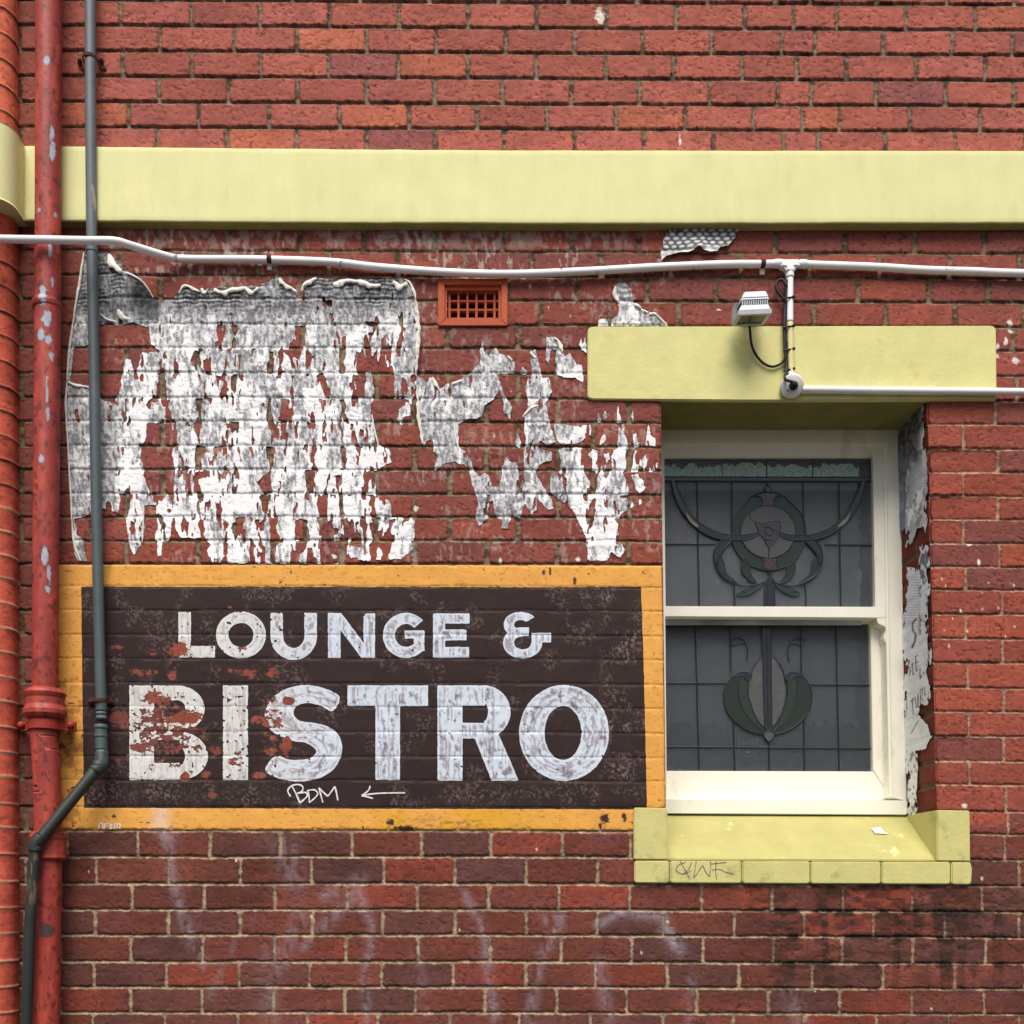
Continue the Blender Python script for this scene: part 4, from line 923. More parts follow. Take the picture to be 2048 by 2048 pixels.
def curl(pts, r, parent, up=0.3, name='paper_curl'):
    """a lip of paper folded forward over itself: jagged, creased strip"""
    sp = np.array(smooth(pts, 6)); seg = np.r_[0, np.cumsum(np.hypot(*np.diff(sp, axis=0).T))]
    n = max(4, int(seg[-1]/2.2)); t = np.linspace(0, seg[-1], n); C = np.stack([np.interp(t, seg, sp[:, i]) for i in (0, 1)], 1)
    T = np.gradient(C, axis=0); T /= np.linalg.norm(T, axis=1)[:, None]+1e-9; N = np.stack([-T[:, 1], T[:, 0]], 1)
    sd_ = int(pts[0][0]*7+pts[0][1]); env = np.clip(np.sin(np.pi*(np.arange(n)+.6)/n), 0, 1)**.45
    thin = r < 3.9; r = r*(.75 if thin else .72); w1 = r*(.3+.7*env)*((.75+.3*vn(t/22.0, t*0, sd_)) if thin else (.45+1.1*vn(t/13.0, t*0, sd_))); w2 = r*(.3+.7*env)*((.7+.3*vn(t/16.0, t*0+4, sd_)) if thin else (.3+1.5*vn(t/8.0, t*0+4, sd_))); V = []; m = 5
    for k in range(n):
        base = 1.9+up+(float(liftA(np.array(C[k, 0]), np.array(C[k, 1]))) if parent is PO else 0)
        b_ = base+.35*r*float(vn(np.array([t[k]/7.0]), np.array([2.]), sd_)[0])
        for j in range(m):
            u = j/(m-1); q = C[k]+N[k]*(-w1[k]*.9+(w1[k]*.9+w2[k])*u); V.append(W(q[0], q[1], -(b_+r*.42*math.sin(u*math.pi*.85)*(.6+.8*env[k]))))
    a = (np.arange(n-1)[:, None]*m+np.arange(m-1)[None, :]).ravel(); F = np.stack([a, a+1, a+m+1, a+m], 1)
    return mesh_np(name, np.array(V), F, M['curl'], parent, None, False)
for pts, r in [([(221, 514), (233, 538), (248, 552)], 8), ([(248, 552), (275, 562), (292, 574), (308, 598)], 3), ([(362, 585), (372, 575), (400, 587)], 4.5), ([(404, 582), (411, 588), (418, 582)], 5),
               ([(430, 583), (450, 590), (490, 579)], 7), ([(490, 579), (505, 590), (517, 580)], 6), ([(561, 561), (572, 575), (594, 587)], 6), ([(604, 585), (615, 570), (634, 563)], 7),
               ([(668, 574), (700, 568), (735, 574), (762, 576)], 8), ([(788, 566), (800, 578), (814, 570)], 7), ([(808, 563), (820, 570), (830, 598), (835, 640)], 4), ([(833, 610), (837, 660), (835, 712), (832, 750)], 5),
               ([(169, 507), (158, 580), (147, 648)], 3.8), ([(147, 645), (140, 700), (135, 762)], 3.5), ([(135, 764), (133, 820), (138, 900)], 3.2), ([(137, 890), (143, 1000), (146, 1060)], 3.0), ([(145, 1050), (150, 1090), (162, 1122)], 3.6),
               ([(135, 765), (150, 770), (178, 776)], 4.5), ([(744, 830), (750, 865), (757, 890)], 2.5), ([(288, 1010), (287, 1060), (285, 1085)], 2.5), ([(200, 628), (215, 640), (235, 645)], 3), ([(238, 622), (248, 636), (262, 642)], 6)]:
    curl(pts, r, PO)
# second poster
P2 = [[(833, 752), (846, 757), (856, 770), (860, 755), (872, 760), (880, 778), (895, 768), (915, 764), (945, 742), (960, 728), (961, 700), (965, 684), (970, 700), (976, 712), (985, 700), (992, 692), (998, 706), (1012, 712), (1028, 724), (1031, 747), (1018, 746), (992, 748), (1003, 768), (1008, 790), (1015, 800), (1024, 815), (1020, 838), (1007, 822), (1008, 802), (998, 782), (985, 800), (970, 812), (962, 836), (940, 838), (916, 848), (918, 895), (932, 905), (942, 922), (949, 945), (960, 952), (966, 945), (978, 950), (985, 972), (1000, 975), (1004, 938), (1012, 912), (1022, 926), (1033, 926), (1038, 950), (1036, 975), (1030, 990), (1045, 985), (1050, 1005), (1040, 1035), (1030, 1040), (1022, 1012), (1022, 1040), (1015, 1057), (1001, 1058), (1005, 1045), (990, 1030), (986, 1000), (978, 1005), (976, 1036), (958, 1052), (952, 1040), (948, 1008), (956, 998), (946, 975), (938, 945), (930, 930), (905, 924), (885, 930), (870, 943), (868, 936), (876, 912), (867, 902), (866, 884), (852, 880), (850, 890), (842, 888), (835, 830)],
 [(1062, 704), (1070, 700), (1085, 755), (1098, 755), (1103, 785), (1092, 808), (1099, 845), (1110, 885), (1092, 892), (1080, 882), (1075, 898), (1103, 905), (1104, 922), (1078, 928), (1070, 950), (1082, 968), (1092, 985), (1105, 1000), (1107, 1018), (1096, 1020), (1080, 1004), (1074, 996), (1072, 1020), (1062, 1028), (1052, 1010), (1045, 985), (1050, 950), (1047, 905), (1052, 880), (1048, 860), (1050, 835), (1045, 835), (1058, 815), (1055, 795), (1050, 775), (1058, 755)],
 [(1093, 676), (1112, 675), (1126, 690), (1128, 715), (1140, 705), (1148, 720), (1152, 730), (1165, 730), (1166, 765), (1150, 755), (1133, 758), (1110, 748), (1100, 735), (1092, 720)],
 [(1108, 850), (1125, 848), (1160, 855), (1180, 850), (1183, 870), (1160, 885), (1140, 890), (1120, 888), (1110, 870)],
 [(1117, 900), (1140, 895), (1180, 896), (1200, 904), (1212, 908), (1232, 898), (1240, 890), (1246, 850), (1254, 880), (1260, 935), (1245, 945), (1257, 975), (1255, 1020), (1240, 1030), (1235, 1060), (1240, 1085), (1248, 1100), (1240, 1115), (1222, 1105), (1215, 1122), (1190, 1122), (1175, 1120), (1172, 1070), (1160, 1050), (1145, 1020), (1125, 1005), (1100, 985), (1100, 950), (1118, 940)],
 [(1266, 870), (1275, 862), (1284, 893), (1268, 893)], [(1290, 892), (1297, 852), (1302, 872), (1312, 876), (1312, 895)], [(1262, 945), (1262, 922), (1272, 903), (1283, 922), (1293, 905), (1302, 912), (1314, 922), (1312, 945)],
 [(1262, 950), (1285, 946), (1292, 975), (1280, 988), (1272, 980)], [(1232, 892), (1240, 850), (1246, 892)], [(1194, 845), (1197, 825), (1201, 845)], [(1205, 842), (1210, 818), (1216, 842)], [(1234, 845), (1236, 812), (1241, 845)], [(1262, 846), (1265, 818), (1268, 845)], [(1198, 892), (1208, 862), (1212, 880)],
 [(1163, 672), (1171, 670), (1172, 705), (1158, 690)], [(1040, 748), (1044, 735), (1055, 745), (1052, 750)], [(1300, 975), (1304, 955), (1309, 962), (1303, 978)], [(1262, 1015), (1264, 995), (1268, 1012)], [(1272, 1005), (1280, 996), (1283, 1006), (1276, 1012)], [(1030, 890), (1034, 862), (1042, 885), (1040, 900)]]
def paperB(x, y):
    f = np.full(x.shape, -1e9)
    for q in P2:
        if x.min() < max(p[0] for p in q): f = np.maximum(f, psdf(x, y, q))
    f = f+6*(fbm(x, y, 8, 14, 341, 3)-.5)
    dens = np.interp(x, [830, 1040, 1100, 1320], [.25, .5, .9, 1.0])
    return np.minimum(f, 90*tear(x, y, dens, 345))
PB = thing('torn_poster', 'ragged scraps of grey and white poster clinging to bricks between the air vent and window', 'poster', W(1080, 900, 0))
sheet('paper', (825, 665, 1322, 1130), paperB, lambda x, y: pcol(x, y, np.interp(x, [830, 1100, 1150, 1320], [1.0, .9, .5, .4]), 350), 1.0, M['paper'], PB, lambda x, y: 1.5*sst(.5, .7, fbm(x, y, 30, 24, 12, 2)))
for pts, r in [([(834, 770), (838, 840), (846, 888)], 4), ([(905, 770), (915, 764), (925, 762)], 4), ([(1062, 704), (1066, 712), (1072, 716)], 4), ([(1015, 713), (1024, 722)], 3), ([(1108, 676), (1120, 690), (1124, 705)], 4), ([(908, 848), (912, 880), (917, 895)], 3), ([(1045, 834), (1060, 820), (1075, 812)], 4), ([(865, 756), (872, 770), (880, 785)], 4)]:
    curl(pts, r, PB)
PS = [[(1228, 572), (1240, 565), (1243, 562), (1255, 570), (1262, 580), (1268, 605), (1275, 608), (1285, 620), (1310, 628), (1325, 640), (1336, 652), (1222, 652), (1225, 638), (1236, 630), (1238, 615), (1228, 595)], [(1196, 652), (1197, 640), (1206, 636), (1215, 638), (1217, 652)]]
PC = thing('poster_scrap', 'small wavy grey poster scrap standing on the lintel top, under the white conduit', 'poster', W(1265, 620, 0))
sheet('paper', (1190, 555, 1345, 655), lambda x, y: np.maximum(psdf(x, y, PS[0]), psdf(x, y, PS[1]))+4*(fbm(x, y, 7, 9, 361, 3)-.5),
      lambda x, y: pcol(x, y, .7, 365, 0.6*sst(.4, .6, np.sin(y*.55+.8*np.sin(x*.2))*.5+.5)*sst(606, 596, y)*sst(1234, 1242, x)), 1.0, M['paper'], PC)
for pts, r in [([(1281, 622), (1295, 626)], 4), ([(1298, 628), (1312, 630)], 4), ([(1312, 630), (1322, 640), (1334, 651)], 3), ([(1231, 575), (1230, 590), (1236, 604)], 5), ([(1268, 610), (1276, 612), (1282, 618)], 4)]: curl(pts, r, PC)
PF = [(1344, 456), (1350, 464), (1350, 474), (1362, 465), (1375, 461), (1478, 460), (1467, 480), (1455, 495), (1440, 497), (1433, 507), (1415, 511), (1405, 505), (1395, 497), (1378, 510), (1345, 511), (1330, 517), (1322, 524), (1320, 510), (1327, 484)]
PDm = thing('poster_scrap', 'dotted grey poster scrap hanging just below the cream string course', 'poster', W(1400, 490, 0))
def dotc(x, y):
    y0_ = y; x = x+9*(fbm(x, y, 40, 30, 5, 2)-.5); y = y+6*(fbm(x, y, 50, 30, 6, 2)-.5); xx = x+0.25*y; r = np.floor(y/8.5); v = np.hypot((((xx/17+0.5*(r % 2)) % 1)-.5)*2.0, (((y/8.5) % 1)-.5)*1.7)
    w_ = sst(.45, .85, v)*sst(508, 492, y+0.08*(x-1400))
    return mix(np.array(A(236, 238, 238))*np.ones(x.shape+(3,)), np.array(A(66, 68, 74)), np.clip(w_*1.0+0.15*fbm(x, y, 8, 8, 3, 2), 0, .9))
sheet('paper', (1312, 452, 1485, 530), lambda x, y: psdf(x, y, PF)+3*(fbm(x, y, 7, 7, 371, 3)-.5), dotc, 1.0, M['paper'], PDm, lambda x, y: 5+7*np.exp(-((x-1400)/50)**2)*sst(470, 505, y))
curl([(1327, 486), (1338, 470), (1345, 458)], 5, PDm); curl([(1338, 484), (1345, 474), (1349, 466)], 5, PDm)

# posters on the right reveal: outlines measured as seen, carried back onto the reveal surface
RT, RY, RX, _ = RVR
def seen(T, Y, X):
    f = DD/(DD+T); return CX+(X-CX)*f, CY+(Y-CY)*f
def rsheet(name, poly, colour, off, parent, dy=0, amp=3, seed=401):
    x, y = seen(RT, RY, openR(RY)); F = psdf(x, y, poly)+5*(fbm(x, y, 3, 8, seed, 3)-.5)-7*sst(.58, .64, fbm(x, y, 5, 14, seed+9, 3))
    Xo = openR(RY)-off-2.0*fbm(RT, RY, 30, 30, seed+1, 2)+np.clip((RX-openR(RY)), 0, 1)*.5; P = np.stack([(Xo-1024)*S, RT*S, (1024-RY)*S+Z0], -1).reshape(-1, 3)
    ny, nx = RT.shape; a = (np.arange(ny-1)[:, None]*nx+np.arange(nx-1)[None, :]).ravel()
    T3 = np.vstack([np.stack([a, a+nx, a+nx+1], 1), np.stack([a, a+nx+1, a+1], 1)])
    P2_, C2_, T2_ = clip_tris(P, colour(x, y).reshape(-1, 3), F.ravel(), T3)
    return pieces(name, P2_, C2_, T2_, M['paper'], parent)
def z4(u, v): return (1780+u/4.391, 780+v/4.391)
def z5(u, v): return (1780+u/4.2, 1200+v/4.2)
R1 = [z4(*p) for p in [(285, 130), (312, 130), (305, 330), (325, 480), (338, 700), (335, 940), (340, 1150), (325, 1255), (305, 1200), (250, 1210), (215, 1350), (170, 1385), (140, 1390), (165, 1300), (145, 1200), (165, 1180), (120, 1240), (85, 1250), (70, 900), (62, 500), (110, 300), (250, 120)]]
R2 = [z4(*p) for p in [(262, 1390), (300, 1350), (350, 1375), (362, 1540), (330, 1590), (350, 1700), (385, 1700), (400, 1760), (360, 1800), (345, 1932)]]+[z5(*p) for p in [(335, 200), (325, 370), (372, 430), (365, 520), (310, 580), (340, 700), (355, 780), (350, 885), (305, 880), (240, 960), (320, 1040), (360, 1150), (310, 1250), (240, 1265), (245, 1500), (235, 1620), (245, 1790), (180, 1815), (155, 1790), (165, 1500), (140, 1400), (130, 1200), (130, 1000), (125, 700), (150, 520), (115, 490), (110, 250), (105, 150)]]+[z4(*p) for p in [(150, 1900), (155, 1750), (140, 1680), (170, 1590), (150, 1550), (250, 1570), (285, 1430)]]
INK = [([(172, 640), (185, 600), (175, 575), (188, 565)], 2.0), ([(190, 545), (208, 530), (200, 570), (205, 630), (222, 620)], 2.2), ([(228, 470), (232, 600), (250, 580)], 2.2), ([(228, 530), (248, 515)], 2.0), ([(228, 475), (245, 460)], 2.0),
       ([(200, 830), (206, 960)], 2.4), ([(190, 850), (222, 820)], 2.2), ([(226, 820), (232, 900), (248, 900), (246, 790)], 2.2), ([(262, 760), (268, 880)], 2.2), ([(262, 760), (285, 740), (280, 800), (265, 810), (290, 850)], 2.2), ([(300, 730), (305, 800), (318, 790)], 2.2), ([(232, 160), (200, 200), (205, 250), (228, 290), (222, 350), (198, 400)], 4.0), ([(150, 800), (155, 920)], 2), ([(265, 580), (262, 660), (275, 640)], 2.5), ([(190, 1120), (250, 1010)], 2.0), ([(330, 440), (345, 480), (330, 510)], 2.5)]
def rc1(x, y):
    c = pcol(x, y, .6, 411)*1.15; n = fbm(x, y, 9, 40, 412, 3)
    c = mix(c, np.array(A(214, 222, 226)), sst(.5, .56, fbm(x, y, 16, 40, 413, 2))*sst(900, 930, y)*0.9); c = mix(c, np.array(A(36, 36, 36)), 0.75*sst(960, 880, y)*sst(1852, 1838, x))
    c = mix(c, np.array(A(110, 114, 150)), 0.7*(x < 1814)*(y > 895)); edge = sst(1846, 1852, x); c = mix(c, np.array(A(236, 236, 234)), edge*.9)
    return mix(c, np.array(A(140, 150, 168)), 0.6*edge*(np.sin(y*1.1) > 0)*(y > 945)*(y < 1005))
def rc2(x, y):
    c = np.array(A(250, 252, 255))*1.1*np.ones(x.shape+(3,))*(0.9+0.16*fbm(x, y, 14, 20, 421, 3))[..., None]
    st_ = sst(.4, .6, np.sin(y*1.15)*.5+.5)*sst(1140, 1160, y)*sst(1270, 1240, y)*sst(1848, 1838, x); c = mix(c, np.array(A(140, 146, 172)), .6*st_)
    c = mix(c, np.array(A(70, 72, 82)), .8*sst(1838, 1844, x)*sst(.48, .6, fbm(x, y, 8, 16, 423, 3))*(y < 1270))
    for pts, w_ in INK:
        c = mix(c, np.array(A(44, 46, 56)), .9*sst(w_*.62, w_*.2, ldist(x, y, [z5(*p) for p in pts])))
    return mix(c, np.array(A(90, 92, 100)), .7*sst(.58, .68, fbm(x, y, 6, 10, 424, 3))*(y > 1500))
PR1 = thing('torn_poster', 'dark torn poster strip high on the brick side of the window recess', 'poster', W(1860, 960, 40))
rsheet('paper', R1, rc1, 2.2, PR1)
PR2 = thing('torn_poster', 'white torn poster strip with printed letters, low on the side of the window recess', 'poster', W(1862, 1350, 40))
rsheet('paper', R2, rc2, 2.2, PR2, seed=431)

# ------------------------------------------------------------------ graffiti
def g8(*p): return [(512+u/3.773, 1536+v/3.773) for u, v in p]
def g4(*p): return [(u/3.773, 1536+v/3.773) for u, v in p]
def gs(*p): return [(1024+u/3.773, 1536+v/3.773) for u, v in p]
M['chalk'] = mat('white_marker', A(244, 240, 240), rough=.8, var=.05); M['violet'] = mat('faded_violet_marker', A(132, 118, 132), rough=.8, var=.25, vscale=90)
tag(ribbon('graffiti_tag', [g8((262, 215), (240, 172), (270, 135), (322, 125), (355, 145), (345, 178), (308, 192)), g8((275, 142), (305, 200), (332, 264)), g8((308, 192), (375, 185), (385, 215), (332, 264)), g8((392, 172), (400, 215), (404, 262)), g8((385, 172), (440, 165), (466, 200), (404, 262)), g8((474, 150), (490, 205), (505, 262)), g8((474, 150), (508, 183), (543, 214)), g8((543, 214), (570, 176), (596, 140)), g8((596, 140), (608, 190), (618, 245))], 2.9, M['chalk'], off=1.4), 'white hand-scrawled BDM tag below the painted letter S', 'graffiti')
tag(ribbon('graffiti_arrow', [g8((800, 210), (860, 198), (960, 190), (1125, 188)), g8((862, 135), (848, 170), (798, 210)), g8((798, 210), (840, 218), (882, 230))], 2.8, M['chalk'], off=1.4), 'thin white scrawled arrow pointing left under the painted letter T', 'graffiti')
tag(ribbon('graffiti_tag', [g4((748, 458), (752, 422), (775, 420), (778, 458)), g4((790, 458), (792, 420)), g4((792, 421), (818, 421)), g4((790, 438), (812, 437)), g4((826, 424), (852, 430), (828, 441), (854, 450), (826, 458)), g4((866, 458), (870, 424), (886, 424), (885, 455)), g4((886, 426), (910, 424), (904, 458))], 2.2, M['chalk'], off=1.4), 'tiny white letters scrawled on the lower left yellow sign border', 'graffiti')
tag(ribbon('graffiti_tag', [gs((1300, 712), (1245, 735), (1232, 775), (1285, 800), (1340, 775)), gs((1262, 700), (1295, 765), (1330, 830)), gs((1348, 712), (1320, 770), (1285, 800)), gs((1382, 700), (1372, 765), (1362, 832)), gs((1362, 832), (1400, 780), (1430, 738), (1450, 780), (1482, 820)), gs((1482, 820), (1488, 760), (1490, 700)), gs((1532, 700), (1528, 780), (1536, 842)), gs((1490, 725), (1550, 718), (1612, 712)), gs((1500, 770), (1560, 765), (1600, 785), (1662, 800))], 1.5, M['violet'], off=0.6, depth=SDp+1), 'faint violet marker tag on the painted bricks under the window sill', 'graffiti')

# ------------------------------------------------------------------ red downpipe
def redcol(V):
    d = V[:, 2]; k_ = DD/(DD+d); x = CX+(V[:, 0]-CX)*k_; y = CY+(V[:, 1]-CY)*k_
    c = np.array(A(172, 66, 56))*np.ones((len(V), 3)); c = c*(0.82+0.36*fbm(x*1.5, y, 20, 60, 501, 4))[:, None]
    c = mix(c, np.array(A(214, 92, 66)), 0.5*sst(.5, .7, fbm(x, y, 14, 50, 502, 3)))
    c = mix(c, np.array(A(92, 40, 36)), 0.7*sst(.62, .72, fbm(x, y, 9, 12, 503, 3)))
    for a, b, rx, ry in [(93, 118, 8, 12), (104, 270, 5, 22), (105, 300, 7, 22), (100, 500, 5, 16), (105, 565, 5, 14), (86, 590, 9, 22), (95, 640, 12, 20), (82, 668, 9, 14), (97, 680, 8, 10), (103, 712, 6, 10), (94, 780, 3, 30), (96, 830, 4, 18), (82, 915, 6, 12), (90, 1110, 8, 22), (98, 1150, 5, 24), (95, 1178, 5, 8), (78, 420, 4, 5), (110, 430, 4, 6)]:
        k = np.hypot((x-a)/(rx*.8), (y-b)/(ry*.85))+1.3*(fbm(x, y, 7, 9, 504, 3)-.5)
        f = sst(1.02, .9, k)*(d < -40); c = mix(c, np.array(A(74, 36, 34)), sst(1.25, 1.0, k)*(d < -40)*.8); c = mix(c, np.array(A(186, 188, 202)), f)
    c = mix(c, np.array(A(84, 66, 64)), sst(1.1, .9, ((np.abs(x-93)/13)**4+(np.abs(y-1862)/13)**4)**.25)*(d < -40))
    return c
DP = thing('downpipe', 'thick flaking red painted cast iron downpipe in the corner beside the pier', 'drain pipe', W(95, 2733, -46))
dr0 = -46.0
def path(pts, d): return [Q(x, y, d if np.isscalar(d) else d[i]) for i, (x, y) in enumerate(pts)]
tube('pipe', path([(98, -420), (97.5, 0), (96, 512), (92, 1024), (90, 1392)], dr0), 24.6, M['redpipe'], DP, 72, 3.0, colf=redcol)
tube('pipe', path(smooth([(88.5, 1392), (88.5, 1475), (93, 1540), (95.5, 1600), (96, 1700), (96, 1760), (92, 2048), (88, 2745)], 5), dr0), 26.0, M['redpipe'], DP, 72, 3.0, colf=redcol)
def ringcol(name, c0, ys, rs, parent=DP, d=dr0, m_='redpipe', cf=redcol, n=48):
    p = path([(c0+0.0, y) for y in ys], d); return tube(name, p, rs, M[m_], parent, n, 1.5, colf=cf)
ringcol('pipe_joint', 93.5, [602, 606, 611, 617, 621], [24.5, 27, 28, 27, 24.5])
ringcol('pipe_socket', 90, [1378, 1383, 1388, 1394, 1398, 1412, 1416, 1422, 1430, 1436, 1442], [30, 37, 40, 38, 36, 36, 38, 41, 41, 37, 28])
ringcol('pipe_socket', 97, [1664, 1668, 1675, 1680, 1710, 1716, 1722], [28, 34, 35, 33, 33, 34, 27])
mb = MB()
yy0, yy1 = 1441, 1461
arc = [(90+30*math.cos(a), -30*math.sin(a)) for a in np.linspace(0, math.pi, 15)]
outer = [(147, dr0+18), (147, dr0+10), (128, dr0+6)]+[(90+32*math.cos(a), dr0-32*math.sin(a)) for a in np.linspace(.15, math.pi-.15, 15)]+[(52, dr0+6), (35, dr0+10), (35, dr0+18)]
V = []; n = len(outer)
for y in (yy0, yy1):
    for x, d in outer: V.append(W(*Q(x, y, dr0)[:2], d))
for y in (yy0, yy1):
    for x, d in outer: V.append(W(*Q(90+(x-90)*.88, y, dr0)[:2], min(d+5, dr0+22)))
F = []
for i in range(n-1): F += [(i, i+1, n+i+1, n+i), (2*n+i, 3*n+i, 3*n+i+1, 2*n+i+1), (i, 2*n+i, 2*n+i+1, i+1), (n+i, n+i+1, 3*n+i+1, 3*n+i)]
F += [(0, n, 3*n, 2*n), (n-1, 3*n-1, 4*n-1, 2*n-1)]
mb.add(V, F); M['redplain'] = mat('red_oxide_iron', A(178, 62, 50), rough=.6, var=.25, vscale=25, bump=.5, bscale=60, pits=.4, pscale=30)
mb.build('pipe_bracket', M['redplain'], DP, 1.0)
for x in (42, 141): tube('bracket_bolt', path([(x, 1450), (x+.1, 1450)], [dr0+2, 0]), 7, M['redplain'], DP, 8, 4)

# ------------------------------------------------------------------ grey pipe
def greycol(V):
    k_ = DD/(DD+V[:, 2]); x = CX+(V[:, 0]-CX)*k_; y = CY+(V[:, 1]-CY)*k_
    top = np.array(A(112, 118, 124)); low = np.array(A(86, 98, 100)); t = sst(460, 560, y)
    c = top*(1-t)[:, None]+low*t[:, None]; c = c*(0.88+0.24*fbm(x, y, 16, 60, 511, 3))[:, None]
    t2 = sst(1440, 1560, y); c = mix(c, np.array(A(50, 54, 52)), t2)
    c = mix(c, np.array(A(78, 104, 90)), 0.6*np.exp(-((y-1500)/50)**2)*sst(.4, .6, fbm(x, y, 10, 10, 512, 2)))
    c = mix(c, np.array(A(136, 118, 84)), 0.7*sst(.56, .68, fbm(x, y, 7, 30, 513, 3))*sst(1690, 1720, y)*sst(1840, 1780, y))
    c = mix(c, np.array(A(176, 170, 150)), sst(1.2, .8, np.hypot((x-187-(y-385)*.12)/3, (y-395)/26)))
    return c
GP = thing('waste_pipe', 'slim grey painted pipe crossing diagonally in front of the red downpipe', 'pipe', W(190, 2733, -30))
gpts = [(181, -420, -26), (180.5, 0, -26), (181.5, 250, -28), (184, 500, -26), (188, 700, -24), (193, 1024, -24), (201.5, 1380, -26), (203, 1440, -28)]
tube('pipe', [Q(*p) for p in smooth(gpts, 6)], 10.6, M['greypipe'], GP, 28, 4, colf=greycol)
tube('pipe', [Q(*p) for p in smooth([(201.5, 1450, -30), (202.5, 1490, -32), (202.5, 1516, -36), (196, 1535, -44)], 5)], 12, M['greypipe'], GP, 28, 3, colf=greycol)
tube('pipe', [Q(*p) for p in [(200, 1530, -40), (76, 1684, -90)]], 11.5, M['greypipe'], GP, 28, 4, colf=greycol)
tube('pipe', [Q(*p) for p in [(70, 1692, -92), (66, 1760, -92), (60, 1850, -90), (53, 2048, -86), (32, 2745, -86)]], 10.8, M['greypipe'], GP, 28, 4, colf=greycol)
tube('pipe_elbow', [Q(*p) for p in smooth([(84, 1672, -88), (76, 1681, -91), (71, 1690, -92), (70, 1702, -92)], 4)], 13, M['greypipe'], GP, 24, 2, colf=greycol)
tube('pipe_elbow', [Q(*p) for p in smooth([(203, 1505, -34), (203, 1520, -37), (199, 1532, -41), (190, 1543, -45)], 4)], 13.2, M['greypipe'], GP, 24, 2, colf=greycol)
for ya in (1452, 1470): tube('pipe_collar', [Q(202, ya, -31), Q(202, ya+5, -31)], 12.8, M['greypipe'], GP, 24, 1, colf=greycol)
tube('pipe_collar', [Q(184, 488, -26), Q(184, 505, -26)], 11.6, M['greypipe'], GP, 24, 1, colf=greycol)
def saddle(x, y, w_, r, parent, dp=-26, h=7, name='pipe_bracket'):
    mb = MB(); out = [(x-w_, -3), (x-w_*.62, -5)]+[(x-(r+1.5)*math.cos(a), dp*1.0-(r+1.5)*math.sin(a)) for a in np.linspace(0, math.pi, 11)]+[(x+w_*.62, -5), (x+w_, -3)]
    n = len(out); V = []
    for yy in (y-h/2, y+h/2):
        for a, d in out: V.append(W(*Q(a, yy, -20)[:2], d))
    for yy in (y-h/2, y+h/2):
        for a, d in out: V.append(W(*Q(x+(a-x)*.9, yy, -20)[:2], d+2.5))
    F = []
    for i in range(n-1): F += [(i, i+1, n+i+1, n+i), (2*n+i, 3*n+i, 3*n+i+1, 2*n+i+1), (i, 2*n+i, 2*n+i+1, i+1), (n+i, n+i+1, 3*n+i+1, 3*n+i)]
    F += [(0, n, 3*n, 2*n), (n-1, 3*n-1, 4*n-1, 2*n-1)]
    mb.add(V, F); o = mb.build(name, M['rust'], parent, 0.4)
    for sx in (-1, 1): tube('bracket_bolt', path([(x+sx*w_*.82, y), (x+sx*w_*.82, y+.1)], [-9, 2]), 5, M['rust'], parent, 10, 3)
saddle(181, 122, 26, 12.2, GP); saddle(201.5, 1403, 25, 12.2, GP, -27)

# ------------------------------------------------------------------ white conduits
WC = thing('conduit', 'long white plastic conduit sagging across the bricks below the string course', 'conduit', W(1000, 540, -9))
cp = [(-40, 477, -84), (0, 478, -84), (170, 481, -82), (228, 482, -74), (262, 491, -60), (335, 513, -20), (375, 518, -11), (510, 519, -10), (660, 524, -10), (750, 534, -11), (900, 545, -12), (1030, 548, -12), (1180, 542, -11), (1300, 535, -10), (1440, 529, -10), (1530, 528, -10), (1568, 527, -10)]
tube('pipe', [Q(*p) for p in [(-500, 470, -84)]+smooth(cp, 5)], 7.2, M['white_pvc'], WC, 20, 6)
tube('pipe', [Q(*p) for p in smooth([(1595, 528, -10), (1640, 530, -10), (1750, 534, -10), (1850, 540, -10), (1950, 543, -10), (2060, 547, -10), (2640, 560, -10)], 5)], 7.2, M['white_pvc'], WC, 20, 6)
mb = MB(); mb.prism([(1562, 517), (1562, 532), (1572, 533), (1573, 541), (1590, 541), (1590, 532), (1600, 532), (1600, 517)], -19, -1); mb.build('tee_box', M['white_pvc'], WC, 2.5)
tube('coupling', [Q(1549, 527.5, -10), Q(1563, 527.5, -10)], 8.4, M['white_pvc'], WC, 20, 3); tube('coupling', [Q(1599, 528, -10), Q(1612, 528.5, -10)], 8.4, M['white_pvc'], WC, 20, 3)
tube('branch_pipe', [Q(1579.5, 538, -10), Q(1579.5, 646, -12)], 6.9, M['white_pvc'], WC, 20, 5); tube('coupling', [Q(1579.5, 540, -10), Q(1579.5, 556, -10)], 8.2, M['white_pvc'], WC, 20, 3)
tube('painted_branch_pipe', [Q(1579.5, 645.5, -12), Q(1582, 752, -14)], 6.6, M['cream_pvc'], WC, 20, 5)
def clip_(x, y):
    mb = MB(); r = 9
    out = [(y-(r-.5)*math.cos(a)*1.0, -10-(r+.6)*math.sin(a)) for a in np.linspace(0, math.pi, 10)]; V = []; n = len(out)
    for xx in (x-4.5, x+4.5):
        for yy, d in out: V.append(W(*Q(xx, yy, -10)[:2], d))
    mb.add(V, [(i, i+1, n+i+1, n+i) for i in range(n-1)]); o = mb.build('conduit_clip', M['rust'], WC)
    mb = MB(); mb.box(x-5, y+9, x+4.5, y+20, -4, 0); mb.build('clip_foot', M['white_pvc'], WC, .6); return o
clip_(539, 519); clip_(1525, 528)
LC = thing('conduit', 'short white conduit running right from the round junction box over the lintel', 'conduit', W(1830, 781, -14))
tube('pipe', [Q(*p) for p in [(1600, 779, -14), (1750, 781, -14), (2060, 784, -14), (2640, 790, -14)]], 7.0, M['white_pvc'], LC, 20, 8)
